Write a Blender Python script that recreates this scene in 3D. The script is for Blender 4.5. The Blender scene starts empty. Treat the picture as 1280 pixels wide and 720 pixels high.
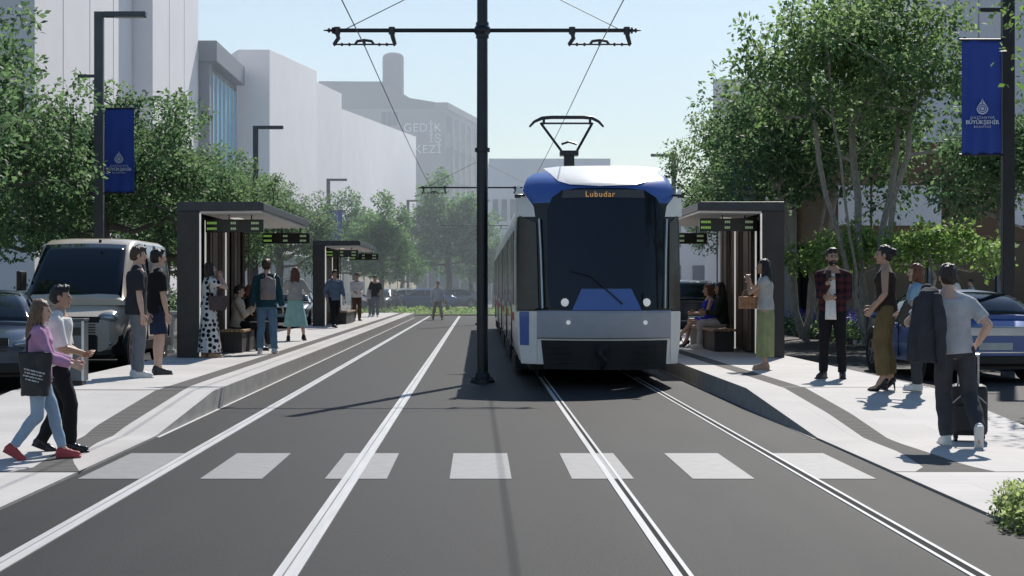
import bpy, bmesh, math, random
import numpy as np
from mathutils import Vector, Matrix, noise

random.seed(7)
F, CX, CY, H = 2000.0, 598.0, 360.0, 1.45      # focal length and vanishing point measured in the photo, eye height
PZ = 0.24                                        # platform height above the road
scene = bpy.context.scene
C = scene.collection
R = math.radians
V = Vector


def G(px, py, z=0.0):
    """point on a horizontal surface of height z seen at a pixel"""
    y = (H - z) * F / (py - CY)
    return V(((px - CX) / F * y, y, z))


def at(px, py, y):
    """point at depth y seen at a pixel"""
    return V(((px - CX) / F * y, y, H + (CY - py) / F * y))


# ------------------------------------------------------------------ materials
MATS = {}


def mat(name, col, rough=.6, metal=0.0, var=.10, vs=6.0, bump=0.0, bs=60.0, spec=.5, emit=0.0, coat=0.0, streak=None):
    if name in MATS:
        return MATS[name]
    m = bpy.data.materials.new(name)
    m.use_nodes = True
    nt = m.node_tree
    b = nt.nodes['Principled BSDF']
    b.inputs['Roughness'].default_value = rough
    b.inputs['Metallic'].default_value = metal
    b.inputs['Specular IOR Level'].default_value = spec
    if coat:
        b.inputs['Coat Weight'].default_value = coat
        b.inputs['Coat Roughness'].default_value = .04
    tc = nt.nodes.new('ShaderNodeTexCoord')
    n = nt.nodes.new('ShaderNodeTexNoise')
    n.inputs['Scale'].default_value = vs
    n.inputs['Detail'].default_value = 5
    if streak:
        mp = nt.nodes.new('ShaderNodeMapping')
        mp.inputs['Scale'].default_value = streak
        nt.links.new(tc.outputs['Object'], mp.inputs[0])
        nt.links.new(mp.outputs[0], n.inputs['Vector'])
    else:
        nt.links.new(tc.outputs['Object'], n.inputs['Vector'])
    r = nt.nodes.new('ShaderNodeValToRGB')
    r.color_ramp.elements[0].position = .3
    r.color_ramp.elements[1].position = .7
    c = tuple(col)
    r.color_ramp.elements[0].color = tuple(max(0, x * (1 - var)) for x in c) + (1,)
    r.color_ramp.elements[1].color = tuple(min(1, x * (1 + var)) for x in c) + (1,)
    nt.links.new(n.outputs['Fac'], r.inputs[0])
    nt.links.new(r.outputs[0], b.inputs['Base Color'])
    if emit:
        b.inputs['Emission Color'].default_value = c + (1,)
        b.inputs['Emission Strength'].default_value = emit
    if bump:
        n2 = nt.nodes.new('ShaderNodeTexNoise')
        n2.inputs['Scale'].default_value = bs
        n2.inputs['Detail'].default_value = 4
        nt.links.new(tc.outputs['Object'], n2.inputs['Vector'])
        bp = nt.nodes.new('ShaderNodeBump')
        bp.inputs['Strength'].default_value = bump
        bp.inputs['Distance'].default_value = .02
        nt.links.new(n2.outputs['Fac'], bp.inputs['Height'])
        nt.links.new(bp.outputs[0], b.inputs['Normal'])
    MATS[name] = m
    return m


def nodes_of(m):
    nt = m.node_tree
    return nt, nt.nodes, nt.links, nt.nodes['Principled BSDF']


# ------------------------------------------------------------------ mesh building
def icap(bm, p0, p1, r0, r1, n=12, ball=True):
    """tapered limb piece, closed, with ball ends"""
    p0, p1 = V(p0), V(p1)
    d = p1 - p0
    if d.length < 1e-6:
        return
    q = d.to_track_quat('Z', 'Y').to_matrix()
    a, b = [], []
    for i in range(n):
        t = 2 * math.pi * i / n
        o = q @ V((math.cos(t), math.sin(t), 0))
        a.append(bm.verts.new(p0 + o * r0))
        b.append(bm.verts.new(p1 + o * r1))
    for i in range(n):
        j = (i + 1) % n
        bm.faces.new((a[i], a[j], b[j], b[i]))
    bm.faces.new(a[::-1])
    bm.faces.new(b)
    if ball:
        iell(bm, p0, (r0, r0, r0), n=n, m=8)
        iell(bm, p1, (r1, r1, r1), n=n, m=8)


def iell(bm, c, r, rot=None, n=16, m=10):
    c = V(c)
    rows = []
    f = lambda v: c + (rot @ v if rot is not None else v)
    top = bm.verts.new(f(V((0, 0, r[2]))))
    bot = bm.verts.new(f(V((0, 0, -r[2]))))
    for k in range(1, m):
        ph = math.pi * k / m
        rows.append([bm.verts.new(f(V((r[0] * math.sin(ph) * math.cos(2 * math.pi * i / n), r[1] * math.sin(ph) * math.sin(2 * math.pi * i / n), r[2] * math.cos(ph))))) for i in range(n)])
    for i in range(n):
        j = (i + 1) % n
        bm.faces.new((top, rows[0][i], rows[0][j]))
        bm.faces.new((bot, rows[-1][j], rows[-1][i]))
        for k in range(len(rows) - 1):
            bm.faces.new((rows[k][i], rows[k + 1][i], rows[k + 1][j], rows[k][j]))


def iloft(bm, rings, cap0=True, cap1=True, closed=True, mi=0):
    """rings: lists of points, same count"""
    vr = [[bm.verts.new(p) for p in rg] for rg in rings]
    n = len(vr[0])
    for a, b in zip(vr, vr[1:]):
        for i in range(n if closed else n - 1):
            j = (i + 1) % n
            f = bm.faces.new((a[i], a[j], b[j], b[i]))
            f.material_index = mi
    if closed and cap0:
        bm.faces.new(vr[0][::-1]).material_index = mi
    if closed and cap1:
        bm.faces.new(vr[-1]).material_index = mi
    return vr


def ring(c, rx, ry, u=None, v=None, n=20, pw=1.0, wob=None):
    c = V(c)
    u = u or V((1, 0, 0))
    v = v or V((0, 1, 0))
    out = []
    for i in range(n):
        t = 2 * math.pi * i / n
        a, b = math.cos(t), math.sin(t)
        k = 1 + (wob(t) if wob else 0)
        if pw != 1:
            a = math.copysign(abs(a) ** pw, a)
            b = math.copysign(abs(b) ** pw, b)
        out.append(c + u * (a * rx * k) + v * (b * ry * k))
    return out


def box(bm, c, s, rot=None, mi=0):
    c = V(c)
    vs = []
    for dz in (-.5, .5):
        for dx, dy in ((-.5, -.5), (.5, -.5), (.5, .5), (-.5, .5)):
            p = V((dx * s[0], dy * s[1], dz * s[2]))
            vs.append(bm.verts.new(c + (rot @ p if rot is not None else p)))
    for f in ((3, 2, 1, 0), (4, 5, 6, 7), (0, 1, 5, 4), (1, 2, 6, 5), (2, 3, 7, 6), (3, 0, 4, 7)):
        bm.faces.new([vs[i] for i in f]).material_index = mi


def bx(bm, x0, x1, y0, y1, z0, z1, mi=0):
    box(bm, ((x0 + x1) / 2, (y0 + y1) / 2, (z0 + z1) / 2), (x1 - x0, y1 - y0, z1 - z0), None, mi)


def tube(bm, pts, r, n=8, mi=0):
    """r: number or list"""
    pts = [V(p) for p in pts]
    rs = r if isinstance(r, (list, tuple)) else [r] * len(pts)
    rings = []
    ref = None
    for i, p in enumerate(pts):
        d = (pts[min(i + 1, len(pts) - 1)] - pts[max(i - 1, 0)]).normalized()
        if ref is None:
            ref = V((1, 0, 0)) if abs(d.x) < .9 else V((0, 1, 0))
        u = (ref - d * ref.dot(d)).normalized()
        w = d.cross(u)
        ref = u
        rings.append([p + u * (math.cos(2 * math.pi * k / n) * rs[i]) + w * (math.sin(2 * math.pi * k / n) * rs[i]) for k in range(n)])
    iloft(bm, rings, mi=mi)


def prism(bm, poly, axis, a, b, mi=0):
    """extrude a 2-D polygon along an axis: 'x' -> poly is (y,z), 'y' -> (x,z), 'z' -> (x,y)"""
    def p3(p, t):
        return {'x': V((t, p[0], p[1])), 'y': V((p[0], t, p[1])), 'z': V((p[0], p[1], t))}[axis]
    iloft(bm, [[p3(p, a) for p in poly], [p3(p, b) for p in poly]], mi=mi)


def disc(bm, c, r, axis='y', n=24, depth=.02, mi=0):
    poly = [(math.cos(2 * math.pi * i / n) * r, math.sin(2 * math.pi * i / n) * r) for i in range(n)]
    c = V(c)
    ax = {'x': 0, 'y': 1, 'z': 2}[axis]
    o = [c[i] for i in range(3) if i != ax]
    prism(bm, [(p[0] + o[0], p[1] + o[1]) for p in poly], axis, c[ax] - depth / 2, c[ax] + depth / 2, mi)


def obj(name, bm, mats, parent=None, smooth=None, bevel=0.0, label=None):
    """link a bmesh (or a ready mesh) as one object; smooth: angle in degrees or None"""
    if isinstance(bm, bmesh.types.BMesh):
        bmesh.ops.recalc_face_normals(bm, faces=bm.faces)
        me = bpy.data.meshes.new(name)
        bm.to_mesh(me)
        bm.free()
    else:
        me = bm
    if not isinstance(mats, (list, tuple)):
        mats = [mats]
    if len(me.materials) == 0:
        for m in mats:
            me.materials.append(m)
    if smooth is not None:
        me.polygons.foreach_set('use_smooth', [True] * len(me.polygons))
        if smooth < 180:
            me.set_sharp_from_angle(angle=R(smooth))
    o = bpy.data.objects.new(name, me)
    C.objects.link(o)
    if parent:
        o.parent = parent
    if bevel:
        b = o.modifiers.new('bevel', 'BEVEL')
        b.width = bevel
        b.segments = 2
        b.limit_method = 'ANGLE'
        b.harden_normals = False
    if label:
        o['label'] = label
    return o


def NB():
    return bmesh.new()


def thing(name, label, cat, loc=(0, 0, 0), rz=0.0, group=None):
    o = bpy.data.objects.new(name, None)
    C.objects.link(o)
    o.empty_display_size = .2
    o.location = loc
    o.rotation_euler = (0, 0, rz)
    o['label'] = label
    o['category'] = cat
    if group:
        o['group'] = group
    return o


def tag(o, label, cat, group=None, kind=None):
    o['label'] = label
    o['category'] = cat
    if group:
        o['group'] = group
    if kind:
        o['kind'] = kind
    return o


def struct(name, bm, m, parent=None, **k):
    o = obj(name, bm, m, parent, **k)
    if not parent:
        o['kind'] = 'structure'
    return o


def dup(root, loc, rz=0.0, label=None, group=None, scale=None, mirror=False):
    def cp(o, parent):
        c = o.copy()
        C.objects.link(c)
        c.parent = parent
        for ch in list(o.children):
            cp(ch, c)
        return c
    r = cp(root, None)
    r.location = loc
    r.rotation_euler = (0, 0, rz)
    if scale:
        r.scale = scale if isinstance(scale, (tuple, list)) else (scale,) * 3
    if mirror:
        r.scale = (-1, 1, 1)
    if label:
        r['label'] = label
    if group:
        r['group'] = group
    return r


def text_mesh(body, size, align='CENTER', extrude=.004, bold=0.0, spacing=1.0):
    cu = bpy.data.curves.new('lettering', 'FONT')
    cu.body = body
    cu.size = size
    cu.align_x = align
    cu.extrude = extrude
    cu.offset = bold
    cu.space_character = spacing
    t = bpy.data.objects.new('lettering', cu)
    C.objects.link(t)
    bpy.context.view_layer.update()
    me = bpy.data.meshes.new_from_object(t.evaluated_get(bpy.context.evaluated_depsgraph_get()))
    bpy.data.objects.remove(t)
    me.materials.clear()
    return me


def text(name, body, size, m, loc, rot, parent=None, **k):
    o = obj(name, text_mesh(body, size, **k), m, parent)
    o.location = loc
    o.rotation_euler = rot
    return o


def remesh(bm, vox, smooth=3, fac=.5):
    bmesh.ops.recalc_face_normals(bm, faces=bm.faces)
    me = bpy.data.meshes.new('tmp')
    bm.to_mesh(me)
    bm.free()
    o = bpy.data.objects.new('tmp', me)
    C.objects.link(o)
    r = o.modifiers.new('r', 'REMESH')
    r.mode = 'VOXEL'
    r.voxel_size = vox
    r.use_smooth_shade = True
    s = o.modifiers.new('s', 'SMOOTH')
    s.factor = fac
    s.iterations = smooth
    bpy.context.view_layer.update()
    out = bpy.data.meshes.new_from_object(o.evaluated_get(bpy.context.evaluated_depsgraph_get()))
    bpy.data.objects.remove(o)
    bpy.data.meshes.remove(me)
    return out


def edit(me, fn):
    bm = bmesh.new()
    bm.from_mesh(me)
    fn(bm)
    bm.to_mesh(me)
    bm.free()
    return me


def wrinkle(me, amp, freq, seed=0.0, stretch=(1, 1, 1)):
    n = len(me.vertices)
    co = np.empty(n * 3)
    no = np.empty(n * 3)
    me.vertices.foreach_get('co', co)
    me.vertices.foreach_get('normal', no)
    co, no = co.reshape(-1, 3), no.reshape(-1, 3)
    st = np.array(stretch) * freq
    d = np.array([noise.noise(V((p[0] * st[0] + seed, p[1] * st[1] - seed, p[2] * st[2]))) for p in co])
    me.vertices.foreach_set('co', (co + no * (d * amp)[:, None]).ravel())
    return me
# ------------------------------------------------------------------ people
SKIN = {'light': mat('skin_light', (.62, .40, .30), .5, var=.06), 'tan': mat('skin_tan', (.46, .28, .19), .5, var=.06), 'brown': mat('skin_brown', (.30, .17, .11), .5, var=.06)}
HAIR = {'black': mat('hair_black', (.012, .010, .009), .45, var=.5, vs=30, bump=.5, bs=90), 'brown': mat('hair_brown', (.075, .04, .022), .45, var=.45, vs=30, bump=.5, bs=90),
        'dark': mat('hair_dark_brown', (.03, .018, .012), .45, var=.45, vs=30, bump=.5, bs=90), 'auburn': mat('hair_auburn', (.16, .055, .025), .45, var=.4, vs=30, bump=.5, bs=90),
        'lightbrown': mat('hair_light_brown', (.14, .085, .05), .45, var=.4, vs=30, bump=.5, bs=90)}
EYE = mat('eye_dark', (.02, .015, .012), .2)
LIP = mat('lip_rose', (.38, .14, .12), .45)


def fabric(name, col, **k):
    return mat('cloth_' + name, col, .85, var=k.get('var', .14), vs=k.get('vs', 9), bump=.35, bs=k.get('bs', 120), spec=.25)


def ik(a, c, l1, l2, pole):
    d = c - a
    L = min(d.length, (l1 + l2) * .998)
    L = max(L, abs(l1 - l2) * 1.05)
    dn = d.normalized()
    c = a + dn * L
    x = (l1 * l1 - l2 * l2 + L * L) / (2 * L)
    h = math.sqrt(max(l1 * l1 - x * x, 0))
    p = pole - dn * pole.dot(dn)
    p.normalize()
    return a + dn * x + p * h, c


TORSO = {'m': [(-.12, .085, .07), (-.04, .162, .115), (.06, .158, .108), (.16, .148, .102), (.28, .166, .114), (.39, .178, .118), (.46, .165, .098), (.51, .105, .075), (.555, .062, .060)],
         'f': [(-.12, .085, .075), (-.04, .172, .122), (.05, .150, .108), (.16, .118, .088), (.27, .136, .104), (.35, .146, .118), (.44, .135, .088), (.49, .088, .066), (.54, .050, .052)]}


def person(label, loc, face, height, sex='m', skin='light', top=None, bottom=None, shoes=None, hair=('short', 'brown'), pelvis=(0, 0, .966), lean=(0, .012), feet=None, hands=None,
           elbows=None, head=(0, 0, 0), curl=.5, vox=.010, beard=False, group=None, seed=0, hip_turn=0, hand_dir=None):
    """face: heading in degrees, 0 looks along +Y, 90 along -X. Built in a 1.75 m frame, then scaled."""
    s = height / 1.75
    root = thing('person', label, 'person', loc, R(face), group)
    f = sex == 'f'
    P = V(pelvis)
    up = V((lean[0], lean[1], .54)).normalized()
    N = P + up * (.54 if not f else .525)
    fx = V((1, 0, 0))
    fy = up.cross(fx) * -1
    fy = (V((0, 1, 0)) - up * up.y).normalized()
    sp = lambda t: P + up * t
    sw = .182 if not f else .152
    sh = {-1: sp(.425) - fx * sw, 1: sp(.425) + fx * sw}
    k = .90 if f else 1.0
    feet = feet or {-1: (-.10, .0, 8, 0, 0), 1: (.10, .02, -8, 0, 0)}      # x, y, yaw, pitch (heel up), lift
    hands = hands or {-1: (-.25, .06, .80), 1: (.25, .06, .80)}
    elbows = elbows or {}
    heel_h = shoes[1] if shoes and len(shoes) > 1 else 0.0
    hip, knee, ank, toe = {}, {}, {}, {}
    for sd in (-1, 1):
        hip[sd] = P + V((.088 * sd, 0, -.035))
        x, y, yaw, pitch, lift = feet[sd]
        tgt = V((x, y, .085 + lift + heel_h))
        knee[sd], ank[sd] = ik(hip[sd], tgt, .425, .425, V((0.05 * sd, 1, .1)))
        m = Matrix.Rotation(R(yaw), 3, 'Z') @ Matrix.Rotation(R(-pitch), 3, 'X')
        toe[sd] = (ank[sd], m)
    elb, wr = {}, {}
    for sd in (-1, 1):
        elb[sd], wr[sd] = ik(sh[sd], V(hands[sd]), .285, .255, V(elbows.get(sd, (.35 * sd, -1, -.25))))
    # --- body
    bm = NB()
    tor = TORSO[sex]
    iloft(bm, [ring(sp(t), rx, ry, fx, fy, 20) for t, rx, ry in tor])
    icap(bm, sh[-1], sh[1], .055 * k, .055 * k)
    for sd in (-1, 1):
        icap(bm, sp(.495) + fx * (.035 * sd) - fy * .01, sh[sd] - fx * (.03 * sd), .058 * k, .050 * k)
    if f:
        for sd in (-1, 1):
            iell(bm, sp(.335) + fx * (.068 * sd) + fy * .075, (.055, .05, .058))
    hc = N + up * .02 + V((0, .02, .115))
    hm = Matrix.Translation(hc) @ Matrix.Rotation(R(head[0]), 4, 'Z') @ Matrix.Rotation(R(head[1]), 4, 'X') @ Matrix.Rotation(R(head[2]), 4, 'Y')
    h3 = hm.to_3x3()
    hp = lambda x, y, z: hm @ V((x, y, z))
    icap(bm, sp(.49), hp(0, -.012, -.04), .056 * k, .052 * k)
    iell(bm, hp(0, -.008, .022), (.076, .094, .094), h3)
    iell(bm, hp(0, .026, -.052), (.054, .062, .062), h3)
    iell(bm, hp(0, .045, -.02), (.058, .048, .06), h3)
    iell(bm, hp(0, .075, -.098), (.024, .020, .018), h3)
    icap(bm, hp(0, .088, .012), hp(0, .108, -.026), .010, .016)
    for sd in (-1, 1):
        iell(bm, hp(.077 * sd, -.008, -.012), (.011, .022, .033), h3)
        icap(bm, hip[sd], hip[sd].lerp(knee[sd], .5), .092 * (1.0 if f else .98), .074)
        icap(bm, hip[sd].lerp(knee[sd], .5), knee[sd], .074, .054 * k)
        cal = knee[sd].lerp(ank[sd], .3) - V((0, .012, 0))
        icap(bm, knee[sd], cal, .054 * k, .057 * k)
        icap(bm, cal, ank[sd], .057 * k, .037 * k)
        a, m = toe[sd]
        icap(bm, a + m @ V((0, -.035, -.045)), a + m @ V((0, .09, -.055 - heel_h * .9)), .034, .034)
        icap(bm, a + m @ V((0, .09, -.055 - heel_h * .9)), a + m @ V((0, .16, -.062 - heel_h * .95)), .036, .022)
        icap(bm, a + V((0, 0, .02)), a + m @ V((0, .06, -.045 - heel_h * .5)), .038, .036)
        icap(bm, sh[sd], sh[sd].lerp(elb[sd], .45), .056 * k, .050 * k)
        icap(bm, sh[sd].lerp(elb[sd], .45), elb[sd], .050 * k, .040 * k)
        fa = elb[sd].lerp(wr[sd], .3)
        icap(bm, elb[sd], fa, .040 * k, .043 * k)
        icap(bm, fa, wr[sd], .043 * k, .027 * k)
    fing = []
    for sd in (-1, 1):
        d = (wr[sd] - elb[sd]).normalized()
        if hand_dir and sd in hand_dir:
            d = V(hand_dir[sd]).normalized()
        side = V((0, 1, 0)) if abs(d.y) < .75 else V((0, 0, 1))
        side = (side - d * side.dot(d)).normalized()
        nrm = d.cross(side).normalized()
        if nrm.x * sd > 0:
            nrm = -nrm
        rot = Matrix((side, nrm, d)).transposed()
        iell(bm, wr[sd] + d * .05, (.040 * k, .016, .056), rot)
        for i, (o_, ln) in enumerate(((.030, .072), (.010, .082), (-.011, .076), (-.030, .060))):
            b0 = wr[sd] + d * .088 + side * (o_ * k)
            d1 = (d * math.cos(curl * .7) + nrm * math.sin(curl * .7) + side * (o_ * .8)).normalized()
            d2 = (d * math.cos(curl * 1.9) + nrm * math.sin(curl * 1.9)).normalized()
            fing.append((b0 - d * .012, b0 + d1 * ln * .52, b0 + d1 * ln * .52 + d2 * ln * .5))
        b0 = wr[sd] + d * .028 + side * .030
        t1 = (d * .75 + side * .6 + nrm * .3).normalized()
        fing.append((b0, b0 + t1 * .045, b0 + t1 * .045 + (d * .9 + nrm * .35 + side * .15).normalized() * .034))
    me = remesh(bm, vox, 4)

    def add_f(b):
        for p in fing:
            tube(b, p, [.0105 * k, .0092 * k, .0070 * k], 8)
    edit(me, add_f)
    for v in me.vertices:
        v.co *= s
    obj('body', me, SKIN[skin], root, smooth=180)
    for sd in (-1, 1):
        bm = NB()
        iell(bm, hp(.031 * sd, .0865, .004) * s, (.013 * s, .008 * s, .007 * s), h3, 10, 6)
        obj('eye', bm, EYE, root, smooth=180)
        bm = NB()
        icap(bm, hp(.016 * sd, .094, .026) * s, hp(.046 * sd, .082, .025) * s, .0048 * s, .0036 * s, 6)
        obj('eyebrow', bm, HAIR[hair[1]], root, smooth=180)
    bm = NB()
    iell(bm, hp(0, .090, -.062) * s, (.023 * s, .010 * s, .009 * s), h3, 10, 6)
    obj('mouth', bm, LIP, root, smooth=180)

    def cloth(name, bm, m, amp=.006, fr=9, clip=None, st=(1, 1, .6), lab=None, vx=None):
        me = remesh(bm, vx or max(vox, .011), 3)
        wrinkle(me, amp, fr, seed * 3.1 + 1.7, st)
        if clip:
            edit(me, clip)
        for v in me.vertices:
            v.co *= s
        return obj(name, me, m, root, smooth=180, label=lab)

    def del_below(pt, n):
        def fn(b):
            g = b.verts[:] + b.edges[:] + b.faces[:]
            bmesh.ops.bisect_plane(b, geom=g, plane_co=V(pt), plane_no=V(n), clear_outer=False, clear_inner=True)
        return fn
    # --- trousers / shorts
    if bottom and bottom[0] in ('trousers', 'shorts'):
        ty, bmat, ease, frac = bottom[0], bottom[1], bottom[2], bottom[3]    # frac: how far down the shin it reaches
        bm = NB()
        iloft(bm, [ring(sp(t), rx + .012, ry + .012, fx, fy, 20) for t, rx, ry in [q for q in tor if q[0] < .12]] + [ring(sp(.11), tor[3][1] + .014, tor[3][2] + .016, fx, fy, 20)])
        for sd in (-1, 1):
            mid = hip[sd].lerp(knee[sd], .5)
            icap(bm, hip[sd], mid, .100 + ease * .4, .084 + ease * .6)
            if ty == 'shorts':
                e = hip[sd].lerp(knee[sd], frac)
                icap(bm, mid, e, .086 + ease * .6, .082 + ease, ball=False)
            else:
                icap(bm, mid, knee[sd], .084 + ease * .6, .064 + ease)
                e = knee[sd].lerp(ank[sd], frac)
                c2 = knee[sd].lerp(ank[sd], .35) - V((0, .01, 0))
                icap(bm, knee[sd], c2, .064 + ease, .062 + ease)
                icap(bm, c2, e, .062 + ease, .048 + ease * 1.1, ball=False)
        cloth(ty, bm, bmat, .012, 9, st=(.8, .8, 1.1))
    elif bottom and bottom[0] == 'skirt':
        bmat, hem, wid = bottom[1], bottom[2], bottom[3]        # hem height, hem half width
        rings = []
        kn = (knee[-1] + knee[1]) / 2
        an = (ank[-1] + ank[1]) / 2
        z0 = sp(.16).z
        seated = knee[1].z > .40 and abs(knee[1].y - P.y) > .3
        if not seated:
            m_ = 14
            for i in range(m_ + 1):
                z = z0 + (hem - z0) * i / m_
                tt = max(0, min(1, (P.z - z) / max(.01, P.z - .1)))
                c = V((P.x, P.y, z)).lerp(V((an.x, an.y, z)), tt * .8)
                a = i / m_
                ea = min(1, a / .28)
                rx = (.125 if f else .15) + ea * .068 + max(0, a - .28) * (wid - .19) / .72
                ry = (.095 if f else .11) + ea * .045 + max(0, a - .28) * (wid * .85 - .14) / .72
                wv = (lambda t, a=a: .055 * a * math.cos(11 * t + 1.3 * seed) + .03 * a * math.cos(5 * t + seed))
                rings.append(ring(c, rx * k ** .3, ry, n=66, wob=wv))
            bm = NB()
            iloft(bm, rings, False, False)
            me = bpy.data.meshes.new('skirt')
            bm.to_mesh(me)
            bm.free()
            for v in me.vertices:
                v.co *= s
            obj('skirt', me, bmat, root, smooth=180)
        else:
            bm = NB()
            iloft(bm, [ring(sp(t), rx + .014, ry + .014, fx, fy, 20) for t, rx, ry in [q for q in tor if q[0] < .2]])
            for sd in (-1, 1):
                icap(bm, hip[sd], hip[sd].lerp(knee[sd], hem), .112, .092, ball=False)
            icap(bm, hip[-1].lerp(knee[-1], hem - .1), hip[1].lerp(knee[1], hem - .1), .09, .09, ball=False)
            cloth('skirt', bm, bmat, .008, 9)
    # --- top
    if top:
        tm, slv, hem, ease = top[0], top[1], top[2], top[3]       # material, sleeve fraction 0..2, hem (relative to pelvis), ease
        bm = NB()
        rr = [(hem - .02, None)] + [(t, (rx, ry)) for t, rx, ry in tor if t > hem + .03 and t < (.505 if slv > 0 else .46)]
        rings = []
        for t, q in rr:
            if q is None:
                q = next(((rx, ry) for tt, rx, ry in tor if tt > max(t, -.05)), tor[1][1:])
                q = (max(q[0], tor[2][1]) , max(q[1], tor[2][2]))
            e = ease + (.012 if t < .2 else .004)
            rings.append(ring(sp(t) + fy * .003, q[0] + e, q[1] + e, fx, fy, 24))
        iloft(bm, rings)
        if f:
            for sd in (-1, 1):
                iell(bm, sp(.335) + fx * (.068 * sd) + fy * .078, (.062, .056 + ease * .5, .066))
        if slv > 0:
            for sd in (-1, 1):
                icap(bm, sp(.475) + fx * (.045 * sd) - fy * .01, sh[sd], .062 * k + ease * .5, .060 * k + ease * .6)
            for sd in (-1, 1):
                mid = sh[sd].lerp(elb[sd], .5)
                if slv <= 1:
                    e = sh[sd].lerp(elb[sd], slv)
                    icap(bm, sh[sd], e, .066 * k + ease * .7, .060 * k + ease, ball=False)
                else:
                    e = elb[sd].lerp(wr[sd], min(slv - 1, .97))
                    icap(bm, sh[sd], mid, .066 * k + ease * .7, .060 * k + ease * .8)
                    icap(bm, mid, elb[sd], .060 * k + ease * .8, .054 * k + ease * .8)
                    icap(bm, elb[sd], e, .054 * k + ease * .8, .040 * k + ease * .7, ball=False)
        else:
            for sd in (-1, 1):
                bp = [sp(.44) + fx * (.085 * sd) - fy * (.055), sp(.505) + fx * (.092 * sd), sp(.42) + fx * (.082 * sd) + fy * (.085)]
                tube(bm, bp, .013, 8)
        cloth(top[4] if len(top) > 4 else 'shirt', bm, tm, .011, 10, clip=del_below(sp(hem), up))
    # --- shoes
    if shoes:
        for sd in (-1, 1):
            a, m = toe[sd]
            bm = NB()
            if heel_h > 0:
                icap(bm, a + m @ V((0, -.03, -.045)), a + m @ V((0, .085, -.062 - heel_h)), .039, .038)
                icap(bm, a + m @ V((0, .085, -.062 - heel_h)), a + m @ V((0, .185, -.07 - heel_h)), .038, .016)
                me = remesh(bm, .009, 2)
                def hl(b):
                    tube(b, [a + m @ V((0, -.035, -.05)), a + m @ V((0, -.05, -.085 - heel_h))], [.018, .007], 8)
                edit(me, hl)
            else:
                icap(bm, a + m @ V((0, -.035, -.035)), a + m @ V((0, .07, -.035)), .045, .044)
                icap(bm, a + m @ V((0, .07, -.042)), a + m @ V((0, .155, -.050)), .044, .034)
                icap(bm, a + m @ V((0, -.02, .0)), a + m @ V((0, .03, -.02)), .046, .044)
                rr2 = Matrix.Identity(3)
                box(bm, a + m @ V((0, .062, -.0755)), (.085, .27, .020), m)
                me = remesh(bm, .009, 2)
            for v in me.vertices:
                v.co *= s
            obj('shoe', me, shoes[0], root, smooth=180)
    # --- hair
    if hair:
        ty, hc_ = hair
        bm = NB()
        iell(bm, hp(0, -.016, .036), (.087, .101, .096), h3)
        iell(bm, hp(0, -.045, .0), (.084, .075, .085), h3)
        if ty == 'short':
            iell(bm, hp(0, .045, .098), (.06, .05, .032), h3)
        if ty == 'long':
            for sd in (-1, 0, 1):
                icap(bm, hp(.045 * sd, -.06, 0), hp(.05 * sd, -.085, -.17), .055, .06)
                icap(bm, hp(.05 * sd, -.085, -.17), hp(.045 * sd, -.10, -.34), .06, .035)
            for sd in (-1, 1):
                icap(bm, hp(.078 * sd, -.01, .02), hp(.088 * sd, .0, -.16), .028, .034)
        if ty == 'bob':
            for sd in (-1, 0, 1):
                icap(bm, hp(.05 * sd, -.05, 0), hp(.055 * sd, -.06, -.11), .052, .05)
            for sd in (-1, 1):
                icap(bm, hp(.078 * sd, .005, .02), hp(.085 * sd, .008, -.10), .026, .028)
        if ty == 'bun':
            iell(bm, hp(0, -.125, .035), (.05, .045, .05), h3)
        if ty == 'pony':
            icap(bm, hp(0, -.10, .05), hp(0, -.16, -.02), .035, .035)
            icap(bm, hp(0, -.16, -.02), hp(0, -.14, -.22), .035, .015)
        inv = hm.inverted()

        def cut(b):
            kill = []
            lo = {'short': -.03, 'bun': -.03, 'pony': -.03}.get(ty, -9)
            for fc in b.faces:
                q = inv @ fc.calc_center_median()
                if (q.y > .028 and q.z < .052 and abs(q.x) < .076) or (q.y > .0 and q.z < -.02 and ty in ('short', 'bun', 'pony')) or (q.z < -.075 and ty == 'short'):
                    kill.append(fc)
            bmesh.ops.delete(b, geom=kill, context='FACES')
        cloth('hair', bm, HAIR[hc_], .012, 38, clip=cut, st=(1, 1, .35), vx=max(.009, vox * .9))
    if beard:
        bm = NB()
        iell(bm, hp(0, .034, -.070), (.060, .066, .052), h3)
        iell(bm, hp(0, .088, -.045), (.028, .016, .008), h3)
        inv = hm.inverted()

        def cutb(b):
            kill = [fc for fc in b.faces if (lambda q: q.z > -.046 and not (q.y > .085) or q.y < -.0)(inv @ fc.calc_center_median())]
            bmesh.ops.delete(b, geom=kill, context='FACES')
        cloth('beard', bm, HAIR[hair[1]], .004, 60, clip=cutb, vx=.008)
    root['_s'] = s
    W = Matrix.Translation(V(loc)) @ Matrix.Rotation(R(face), 4, 'Z')
    info = {'wr': {q: W @ (wr[q] * s) for q in wr}, 'el': {q: W @ (elb[q] * s) for q in elb}, 'sh': {q: W @ (sh[q] * s) for q in sh}, 'W': W, 's': s, 'pt': lambda x, y, z: W @ (V((x, y, z)) * s), 'neck': W @ (N * s)}
    del root['_s']
    return info


def strap_mesh(pts, w, t, side):
    """flat band along points; side: across direction"""
    bm = NB()
    side = V(side).normalized()
    rings = []
    for i, p in enumerate(pts):
        d = (V(pts[min(i + 1, len(pts) - 1)]) - V(pts[max(i - 1, 0)])).normalized()
        n = d.cross(side).normalized()
        p = V(p)
        rings.append([p + side * w / 2 + n * t / 2, p - side * w / 2 + n * t / 2, p - side * w / 2 - n * t / 2, p + side * w / 2 - n * t / 2])
    iloft(bm, rings)
    return bm
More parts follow.
